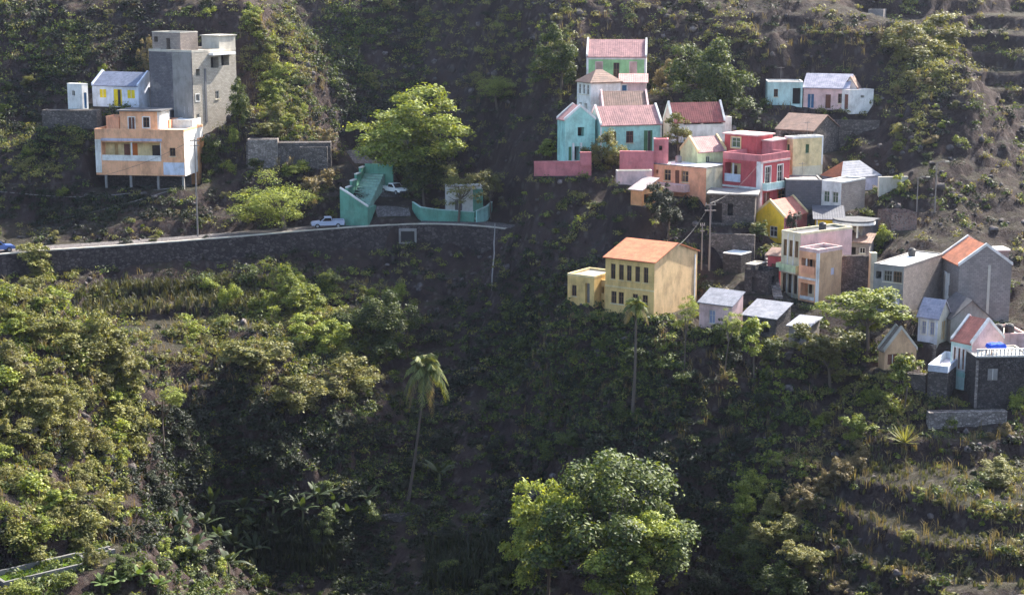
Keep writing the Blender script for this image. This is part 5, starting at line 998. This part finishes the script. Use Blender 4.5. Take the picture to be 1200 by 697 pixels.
# ------------------------------------------------------------------ culvert, drain pipe, poles
e, n_, t_ = edge_at(471); ang = math.atan2(t_[1], t_[0])
cl = MB(); M4 = Matrix.Rotation(ang, 4, 'Z')
def rot_box(x0, x1, y0, y1, z0, z1, org):
    g = MB().box(x0, x1, y0, y1, z0, z1); ca, sa = math.cos(ang), math.sin(ang); g.V = [(org[0] + x * ca - y * sa, org[1] + x * sa + y * ca, org[2] + z) for x, y, z in g.V]; return g
for (x0, x1, z0, z1) in ((-1.3, -1.0, -2.6, -.45), (1.0, 1.3, -2.6, -.45), (-1.0, 1.0, -.75, -.45), (-1.0, 1.0, -2.6, -2.4)):
    ob = rot_box(x0, x1, -.95, .1, z0, z1, e).build('culvert_frame', CONC, None); ob.parent = rw; ob.matrix_parent_inverse = inv
ob = rot_box(-1.0, 1.0, -.72, -.2, -2.4, -.75, e).build('culvert_shade_block', DARK, None); ob.parent = rw; ob.matrix_parent_inverse = inv  # solid dark block whose colour stands for the shade inside the culvert
pts = [at(580, 262, 247.4), at(579.5, 276, 246.6)] + [p_ + np.array([.15 * math.sin(p_[2] * 2.1), -.55, .25]) for p_ in cast([579, 578.5, 578, 577.5, 577], [288, 300, 314, 328, 344])]
o_ = MB().tube(pts, .10, 6).build('drain_pipe', paint('pale_pipe', (.30, .28, .26)), None); props(o_, 'pale drain pipe hanging down the dark cliff below the road', 'pipe')
POLE = plain('weathered_pole', (.22, .19, .17), .9)
def pole(label, px, pyb, pyt, Y, arm=1.4, lamp=False, r_=.13):
    b = at(px, pyb, Y); b[2] = float(ground(b[0], b[1])); top = at(px, pyt, b[1]); h_ = top[2] - b[2]; root = empty('utility_pole' if not lamp else 'street_lamp', b); props(root, label, 'pole' if not lamp else 'street lamp')
    MB().tube([(0, 0, -.5), (0, 0, h_ * .5), (0, 0, h_)], [r_, r_ * .85, r_ * .65], 8).build('shaft', POLE, root)
    if lamp:
        MB().tube([(0, 0, h_ - .15), (.6, -.2, h_ + .1), (1.1, -.3, h_ + .1)], .05, 5).build('bracket', POLE, root); MB().box(1.0, 1.5, -.4, -.2, h_ + .03, h_ + .16).build('lamp_head', LCONC, root)
    else:
        for k, hh in enumerate((.3, 1.0)): MB().box(-arm / 2, arm / 2, -.06, .06, h_ - hh, h_ - hh + .12).build('crossarm', POLE, root)
        for x in (-.55, 0, .55): MB().tube([(x * arm / 1.4, 0, h_ - .18), (x * arm / 1.4, 0, h_ + .05)], .05, 6).build('insulator', LCONC, root)
    return root, np.array([b[0], b[1], b[2] + h_])
pa, ta = pole('tall wooden utility pole at the roadside below the peach house', 232, 279, 163, 246.6)
pb, tb = pole('wooden utility pole standing behind the yellow house', 831, 318, 238, 213)
pole('wooden brace pole leaning by the utility pole behind the yellow house', 822, 318, 262, 213, arm=.6, r_=.1)
pole('street lamp on the slope beside the sapling right of the village', 1074, 252, 208, 224, lamp=True, r_=.09)
pole('taller street lamp on the bare slope right of the sapling', 1095, 256, 190, 223, lamp=True, r_=.09)
def cable(label, a, b, sag, r_=.02):
    a, b = np.array(a), np.array(b); pts = [a + (b - a) * t - np.array([0, 0, sag * 4 * t * (1 - t)]) for t in np.linspace(0, 1, 14)]
    o_ = MB().tube(pts, r_, 5).build('power_cable', PLASTIC, None); props(o_, label, 'cable')
cable('black power cable sagging from the roadside pole to the peach house', ta, at(212, 158, 256.5), .8)
cable('black power cable from the pole behind the yellow house up to the red house', tb, at(889, 192, 223.5), .8)
cable('black power cable from the pole behind the yellow house down to its roof', tb, at(792, 290, 203), .6)
cable('black power cable running from the roadside pole out along the road', ta, at(-60, 205, 236), 3.5)
for lab, q in (('upper pale water pipe along the dark cliff under the peach house', ((-30, 227), (20, 232), (60, 235), (100, 235), (140, 232), (175, 227), (207, 221))), ('lower pale water pipe slanting down the dark cliff towards the road', ((205, 223), (180, 233), (150, 241), (115, 249), (80, 257), (45, 264)))):
    pp = cast([a for a, b in q], [b for a, b in q]); pp = pp + np.array([0, -.2, .12]); o_ = MB().tube(list(densify(pp, 2)), .085, 5).build('water_pipe', paint('dusty_pipe', (.2, .18, .17)), None); props(o_, lab, 'pipe')
# ------------------------------------------------------------------ water tank with algae
tk = empty('water_tank', TK[0] - np.array([0, 0, .85]), tk_ang); props(tk, 'long concrete irrigation tank holding green algae water', 'water tank')
Lk, Wk = tk_len, 3.3; TC = paint('tank_cement', (.17, .165, .155), .6)
for nm, q in (('wall', (0, Lk, 0, .22)), ('wall', (0, Lk, Wk - .28, Wk)), ('wall', (0, .28, .28, Wk - .28)), ('wall', (Lk - .28, Lk, .28, Wk - .28))): MB().box(q[0], q[1], q[2], q[3], -1.2, .85).build(nm, TC, tk)
am, nt, out = nodes_of('algae_water'); pb_ = N(nt, 'ShaderNodeBsdfPrincipled'); pb_.inputs['Roughness'].default_value = .12
nn = noise_tex(nt, scaled_pos(nt, (1, 1, 1)), .45, 4, .6, .6); nt.links.new(ramp(nt, nn, [(.38, (.012, .022, .008)), (.47, (.06, .10, .012)), (.7, (.11, .17, .02))]), pb_.inputs['Base Color']); nt.links.new(pb_.outputs[0], out.inputs[0])
MB().box(.28, Lk - .28, .28, Wk - .28, 0, .42).build('water', am, tk)
MB().box(Lk + .003, Lk + 3.2, Wk - 1.5, Wk - 1.25, -1.2, .8).build('inlet_channel', TC, tk); MB().box(Lk + .003, Lk + 3.2, Wk - .5, Wk - .25, -1.2, .82).build('inlet_channel', TC, tk)
# ------------------------------------------------------------------ palms, bananas, agave
FROND = leafmat('palm_leaflets', (.06, .085, .02), (.14, .165, .04), (.27, .27, .09), .25); FRDRY = leafmat('dry_palm_leaflets', (.13, .10, .04), (.22, .165, .07), (.32, .25, .11), .3)
BANANA = leafmat('banana_leaf', (.05, .085, .02), (.09, .14, .035), (.15, .20, .06), .4)
def frond_geo(L, droop, az, el, wid, nl, r):
    """curved rib with two rows of hanging leaflets"""
    t = np.linspace(0, 1, nl); h = np.cos(el) * t * L * (1 - .25 * t * droop); z = np.sin(el) * t * L - droop * L * .75 * t ** 2
    P = np.stack([h * math.cos(az), h * math.sin(az), z], 1); side = np.array([-math.sin(az), math.cos(az), 0]); V = []; Fq = []
    T = np.gradient(P, axis=0); T /= np.linalg.norm(T, axis=1)[:, None]
    for i in range(1, nl):
        w_ = wid * math.sin(math.pi * min(1, .12 + .88 * t[i])) ** .6
        for s_ in (-1, 1):
            d = side * s_ * .75 + T[i] * .55 + np.array([0, 0, -.45 - .3 * droop]) + r.normal(size=3) * .08; d /= np.linalg.norm(d); b = len(V)
            a = P[i]; e_ = a + d * w_; m_ = T[i] * .055 * L / 3; V += [a - m_, a + m_, e_ + m_ * .4, e_ - m_ * .4]; Fq.append((b, b + 1, b + 2, b + 3))
    mb = MB(); mb.tube(list(P[::3]), [.04 * (1 - .7 * k / len(P[::3])) for k in range(len(P[::3]))], 4); o_ = len(V); V += [np.array(v) for v in mb.V]; Fq += [tuple(k + o_ for k in f) for f in mb.F]
    return V, Fq
def palm(label, bx, by, tx, ty, L, seed, n=18, droop=(.5, 1.25), dry=4):
    r = np.random.default_rng(seed); b = cast(bx, by)[0]; top = at(tx, ty, b[1] - .5) - b; root = empty('coconut_palm', b); props(root, label, 'palm')
    pts = [np.array([0, 0, -.5]), top * .35 + np.array([.15, 0, 0]), top * .7 + np.array([.12, 0, 0]), top]
    MB().tube(pts, [.24, .17, .14, .12], 8).build('trunk', BARK, root)
    for i in range(n):
        az = i * 2.399 + r.normal() * .15; el = R(80 - 95 * (i / n)) ; dr = droop[0] + (droop[1] - droop[0]) * (i / n)
        V, Fq = frond_geo(L * r.uniform(.85, 1.1), dr, az, el, 1.15, 30, r); V = [np.array(v) + top for v in V]; mesh('frond', V, Fq, FRDRY if i >= n - dry else FROND, root)
    for k in range(5):
        a = k * 1.3; c = top + np.array([.3 * math.cos(a), .3 * math.sin(a), -.35]); bm = bmesh.new(); bmesh.ops.create_icosphere(bm, subdivisions=1, radius=.16, matrix=Matrix.Translation(c)); me = bpy.data.meshes.new('coconut'); bm.to_mesh(me); bm.free(); me.materials.append(FRDRY); link('coconut', me, root)
palm('coconut palm with drooping browned fronds rising from the dark ravine', 478, 588, 499, 432, 4.2, 3, 34, (.7, 1.5), 3)
palm('slender coconut palm with a small tattered crown in front of the yellow house', 741, 488, 745, 358, 2.3, 5, 15, (.7, 1.3), 3)
def paddle(L, W, az, el, droop, r, segs=8):
    V = []; Fq = []; side = np.array([-math.sin(az), math.cos(az), 0])
    for i in range(segs + 1):
        t = i / segs; h = math.cos(el) * t * L * (1 - .2 * droop * t); z = math.sin(el) * t * L - droop * L * .6 * t * t; c = np.array([h * math.cos(az), h * math.sin(az), z]); w_ = W * .5 * (math.sin(math.pi * (.08 + .9 * t)) ** .7) * (0.12 if t < .18 else 1)
        V += [c - side * w_ - np.array([0, 0, w_ * .35]), c, c + side * w_ - np.array([0, 0, w_ * .35])]
        if i: b = 3 * i; Fq += [(b - 3, b - 2, b + 1, b), (b - 2, b - 1, b + 2, b + 1)]
    return V, Fq
BANANA_SHADE = leafmat('shade_darkened_banana_leaf', (.018, .032, .012), (.036, .056, .02), (.065, .085, .03), .3)  # darker copy of the banana leaf, ravine shade put into its colour
def banana(label, px, py, L, seed, group, n=11, mat_=BANANA):
    r = np.random.default_rng(seed); b = cast(px, py)[0]; root = empty('banana_plant', b); props(root, label, 'banana plant', group); h_ = L * .42
    MB().tube([(0, 0, -.3), (.05, 0, h_ * .6), (0, 0, h_)], [.17, .13, .08], 7).build('stem', plain('banana_stem', (.13, .14, .06), .7), root)
    for i in range(n):
        V, Fq = paddle(L * r.uniform(.8, 1.1), .62, i * 2.4 + r.normal() * .2, R(r.uniform(25, 75)), r.uniform(.4, 1.1), r); mesh('leaf', [np.array(v) + np.array([0, 0, h_ * .95]) for v in V], Fq, mat_, root, True)
for k, (px, py) in enumerate(((258, 640), (240, 628), (275, 655), (345, 612), (372, 600), (355, 622), (392, 604), (228, 655), (515, 572), (300, 628), (285, 612), (320, 604), (410, 618), (330, 640), (250, 606), (212, 636), (268, 676), (300, 668), (430, 600))):
    banana('banana plant with long arching leaves on the shaded ravine floor', px, py, 2.9 + .4 * (k % 3), 50 + k, 'banana plants in the ravine', mat_=BANANA_SHADE)
for k, (px, py) in enumerate(((140, 690), (165, 684), (185, 695), (120, 696))): banana('banana plant with sunlit leaves below the irrigation tank', px, py, 1.7 + .2 * (k % 2), 70 + k, 'banana plants by the tank')
b = cast(1060, 520)[0]; ag = empty('agave', b); props(ag, 'big spiky agave rosette on the slope above the terraced plots', 'agave')
r = np.random.default_rng(4)
for i in range(34):
    V, Fq = paddle(2.5 * r.uniform(.8, 1.05), .2, i * 2.399, R(75 - 65 * i / 34), .12, r, 5); mesh('leaf', [np.array(v) + np.array([0, 0, .1]) for v in V], Fq, LF_OLIVE, ag)
# ------------------------------------------------------------------ terrace furniture
s_t = [q for q in SPECS if q['name'] == 'stone_terrace_house'][0]; bT = s_t['blocks'][0]; Xt, Yt = axes(bT['t'])
bal = empty('balustrade', bT['C'] + np.array([0, 0, bT['h'] + .121]), -bT['t']); props(bal, 'white baluster railing along the roof edge of the dark stone house', 'railing')
MB().box(.02, bT['w'], .02, .2, .72, .84).build('handrail', WHITE, bal); MB().box(.02, bT['w'], .02, .2, 0, .08).build('base_rail', WHITE, bal)
n = int(bT['w'] / .42)
bm_ = MB().tube([(0, 0, .081), (0, 0, .25), (0, 0, .45), (0, 0, .719)], [.06, .12, .07, .08], 6); me = bpy.data.meshes.new('baluster'); me.from_pydata(bm_.V, [], bm_.F); me.materials.append(WHITE)
for i in range(n): o_ = link('baluster', me, bal); o_.location = (.2 + i * .42, .11, 0)
p = bT['C'] + Xt * 2.7 + Yt * 1.6 + np.array([0, 0, bT['h'] - .02]); tp = empty('covered_table', p, .2); props(tp, 'bright blue cloth-covered table on the baluster terrace', 'table')
bm = bmesh.new(); bmesh.ops.create_grid(bm, x_segments=12, y_segments=8, size=1)
for v in bm.verts:
    x, y = v.co.x * 1.05, v.co.y * .8; e_ = max(abs(v.co.x), abs(v.co.y)); v.co = (x * (1 - .03 * (e_ > .9)), y, 1.25 - (0 if e_ < .8 else (e_ - .8) * 2.4) + .04 * math.sin(x * 7 + y * 5))
me = bpy.data.meshes.new('cloth'); bm.to_mesh(me); bm.free(); me.materials.append(paint('blue_cloth', (.03, .09, .52), .2)); link('cloth', me, tp)
for x in (-.8, .8):
    for y in (-.55, .55): MB().box(x - .04, x + .04, y - .04, y + .04, 0, 1.2).build('leg', WOOD, tp)
s_d = [q for q in SPECS if q['name'] == 'pale_terrace_block'][0]; bD = s_d['blocks'][0]; Xd, Yd = axes(bD['t'])
for k, u in enumerate((.5, 1.8)):
    p = bD['C'] + Xd * u + Yd * 1.0 + np.array([0, 0, bD['h'] - .02]); dr = empty('water_drum', p); props(dr, 'black plastic water drum on the pale pink terrace block', 'water drum', 'water drums')
    MB().tube([(0, 0, 0), (0, 0, .1), (0, 0, 1.0), (0, 0, 1.2)], [.5, .55, .55, .4], 14).build('barrel', PLASTIC, dr); MB().tube([(0, 0, 1.2), (0, 0, 1.28)], .2, 10).build('lid', PLASTIC, dr)
# ------------------------------------------------------------------ crops, reeds, rocks and the small stone things of the ravine
CANE = leafmat('dull_cane_leaves', (.045, .05, .022), (.085, .09, .04), (.15, .145, .075), .3)
def blades(name, label, boxes, n, h, mat, seed, rows=None, cat='crop', lean=.25, w=.07):
    r = np.random.default_rng(seed); px = []; py = []
    for (a, b_, c, d_) in boxes: k = n // len(boxes); px += list(r.uniform(a, c, k)); py += list(r.uniform(b_, d_, k))
    P = cast(px, py); ok, _, _ = near_road(P); P = P[ok]
    if rows: P[:, 0] = np.round(P[:, 0] / rows) * rows + r.normal(size=len(P)) * .1; P[:, 2] = ground(P[:, 0], P[:, 1])
    m = len(P); per = 9; idx = np.repeat(np.arange(m), per); k = len(idx); hh = r.uniform(*h, k); az = r.uniform(0, 6.28, k); ln = r.uniform(.05, lean, k) * hh
    base = P[idx] + np.stack([r.normal(size=k) * .18, r.normal(size=k) * .18, np.full(k, -.05)], 1); d = np.stack([np.cos(az), np.sin(az), 0 * az], 1); s_ = np.stack([-np.sin(az), np.cos(az), 0 * az], 1) * w
    mid = base + d * (ln * .35)[:, None] + np.array([0, 0, 1]) * (hh * .65)[:, None]; tip = base + d * (ln * 1.6)[:, None] + np.array([0, 0, 1]) * (hh * .95)[:, None]
    V = np.stack([base - s_ * .6, base + s_ * .6, mid + s_, mid - s_, tip + s_ * .2, tip - s_ * .2], 1).reshape(-1, 3); b0 = np.arange(k) * 6
    Qd = np.concatenate([np.stack([b0, b0 + 1, b0 + 2, b0 + 3], 1), np.stack([b0 + 3, b0 + 2, b0 + 4, b0 + 5], 1)]); o_ = link(name, npmesh(name, V, Qd, mat)); props(o_, label, cat, kind='stuff')
blades('dry_stalks', 'bare dry stalks and twigs standing on the slopes', [(0, 320, 170, 640), (280, 20, 380, 200), (180, 330, 480, 480), (930, 450, 1200, 690), (560, 20, 1100, 140), (600, 380, 900, 520)], 1300, (.5, 1.5), LF_DRY, 84, cat='stalks', lean=.5, w=.03)
blades('sugar_cane', 'rows of sugar cane on the plot below the road wall', [(95, 338, 300, 372), (140, 335, 310, 352)], 620, (.9, 1.7), CANE, 81, rows=1.3)
blades('terrace_crops', 'rows of maize and cane on the terraced plots', [(960, 545, 1140, 600), (985, 520, 1120, 560), (960, 600, 1110, 690), (1100, 580, 1200, 690)], 300, (.35, .8), CANE, 82, rows=.9)
blades('ravine_reeds', 'reeds and cane in shade-darkened green standing on the ravine floor', [(295, 630, 395, 675), (500, 640, 620, 697)], 520, (1.4, 2.8), LF_SHADE, 83)
def rocks(n, seed, dens, size, name, label, mat):
    r = np.random.default_rng(seed); bm = bmesh.new(); bmesh.ops.create_icosphere(bm, subdivisions=2, radius=1); v0 = np.array([v.co[:] for v in bm.verts]); f0 = np.array([[v.index for v in f.verts] for f in bm.faces]); bm.free()
    px = r.uniform(-30, 1230, n * 3); py = r.uniform(0, 710, n * 3); k = np.array([r.uniform() < dens(a, b_) for a, b_ in zip(px, py)]); P = cast(px[k], py[k])[:n * 2]; ok, _, _ = near_road(P); P = P[ok][:n]; V = []; Fq = []
    for i, p_ in enumerate(P):
        s_ = r.uniform(*size) * r.uniform(.6, 1.6) ** 2; v = v0 * (1 + r.normal(size=(len(v0), 1)) * .13 + .35 * np.sign(np.sin(v0[:, :1] * r.uniform(2, 5) + v0[:, 1:2] * r.uniform(2, 5) + r.uniform(0, 6))) * .5) * np.array([1, r.uniform(.6, 1), r.uniform(.5, .9)]) * s_; a = r.uniform(0, 6.28); c_, s2 = math.cos(a), math.sin(a); v = v @ np.array([[c_, s2, 0], [-s2, c_, 0], [0, 0, 1]]); V.append(v + p_ + np.array([0, 0, s_ * .15])); Fq.append(f0 + i * len(v0))
    o_ = link(name, npmesh(name, np.concatenate(V), np.concatenate(Fq), mat)); props(o_, label, 'rocks', kind='stuff')
ROCK = masonry('loose_rock', (.13, .11, .105), 1.4, mortar=(.08, .07, .065), var=.6)
rocks(1500, 91, lambda x, y: min(1, .2 + .8 * ell(x, y, 500, 90, 300, 120) + .8 * ell(x, y, 1120, 220, 120, 120) + .8 * ell(x, y, 560, 310, 120, 70) + .8 * ell(x, y, 1130, 510, 90, 40) + .5 * ell(x, y, 60, 380, 100, 70)), (.08, .3), 'loose_rocks', 'loose stones and outcrops on the slopes', ROCK)
ch = cast([392, 420, 450, 486], [618, 617, 613, 607]) + np.array([0, 0, .25]); wall_line('stone_channel_wall', 'low stone channel wall crossing the shaded ravine floor', [tuple(c) for c in ch], .25, .3, STONE, .08, STONE)
for k, (a, b_, y1, y2) in enumerate(((565, 612, 612, 618), (575, 628, 596, 600), (585, 640, 580, 584))):
    ch = cast([a, (a + b_) / 2, b_], [y1, (y1 + y2) / 2 - 1, y2]); wall_line('stone_terrace_bank', ['lowest', 'middle', 'uppermost'][k] + ' of three dry-stone terrace banks on the shaded ravine slope', [tuple(c) for c in ch], .5, .4, STONE, .06, STONE)

# ------------------------------------------------------------------ roof tanks, aerials and stone steps
def on_roof(name, u, v):
    q = [k for k in SPECS if k['name'] == name][0]['blocks'][0]; X_, Y_ = axes(q['t']); return q['C'] + X_ * (q['x0'] + (q['x1'] - q['x0']) * u) + Y_ * (q['d'] * v) + np.array([0, 0, q['h'] - .021])
for nm, u, v, lab, mt_ in (('cement_block_building', .3, .3, 'grey roof water tank on the tall cement block building', CONC), ('cream_balcony_house', .5, .6, 'black roof water tank on the cream balcony house', PLASTIC), ('orange_garage', .2, .6, 'grey roof water tank on the salmon building', CONC), ('white_roofed_cement_house', .3, .7, 'black roof water tank on the white-roofed cement house', PLASTIC)):
    p = on_roof(nm, u, v); dr = empty('roof_water_tank', p); props(dr, lab, 'water tank'); MB().tube([(0, 0, 0), (0, 0, .1), (0, 0, .8), (0, 0, .95)], [.42, .46, .46, .3], 14).build('barrel', mt_, dr); MB().tube([(0, 0, .951), (0, 0, 1.02)], .17, 10).build('lid', mt_, dr)
for nm, u, v, lab in (('grey_block_house', .5, .5, 'thin television aerial on the windowless grey block house'), ('cream_balcony_house', .2, .2, 'thin television aerial on the cream balcony house'), ('mint_white_flat_house', .4, .5, 'thin television aerial on the low flat white house'), ('yellow_cream_house', .5, .6, 'thin television aerial on the pale yellow box house')):
    p = on_roof(nm, u, v); ar = empty('television_aerial', p, .6); props(ar, lab, 'aerial'); MB().tube([(0, 0, 0), (0, 0, 2.2)], .03, 6).build('mast', POLE, ar); MB().box(-.6, .6, -.015, .015, 2.0, 2.03).build('boom', POLE, ar)
    for k in range(5): MB().box(-.5 + k * .24, -.47 + k * .24, -.35, .35, 2.032, 2.05).build('element', POLE, ar)
def steps(label, a, b_, n, w_):
    A, B = cast([a[0], b_[0]], [a[1], b_[1]]); d_ = B - A; L_ = math.hypot(d_[0], d_[1]); root = empty('stone_steps', A, math.atan2(d_[1], d_[0])); props(root, label, 'steps')
    for i in range(n): MB().box(L_ * i / n, L_ * (i + 1) / n - .004, -w_ / 2, w_ / 2, d_[2] * i / n - 1.2, d_[2] * (i + 1) / n + .05).build('step', STONEL, root)
steps('stone steps climbing beside the tin roofed shed', (1088, 438), (1092, 404), 12, 1.1)
steps('stone steps climbing past the cream balcony house to the bright yellow house', (912, 352), (900, 296), 14, 1.1)
steps('stone steps rising from the salmon building towards the lime house', (866, 244), (862, 198), 10, 1.0)
for s_ in SPECS: build_house(s_)
# ------------------------------------------------------------------ the hazy air of the valley
hz_m, nt, out = nodes_of('valley_haze'); pv = N(nt, 'ShaderNodeVolumePrincipled'); pv.inputs['Color'].default_value = (.70, .77, 1.0, 1); pv.inputs['Density'].default_value = .00005; pv.inputs['Anisotropy'].default_value = .55
nt.links.new(pv.outputs[0], out.inputs['Volume'])
zmax = float(Z.max()) + 12; zmin = float(Z.min()) - 1.5
hz = MB().box(-425, 425, -125, 705, zmin, zmax).build('haze', hz_m); props(hz, 'pale haze filling the valley air', 'haze', kind='stuff')
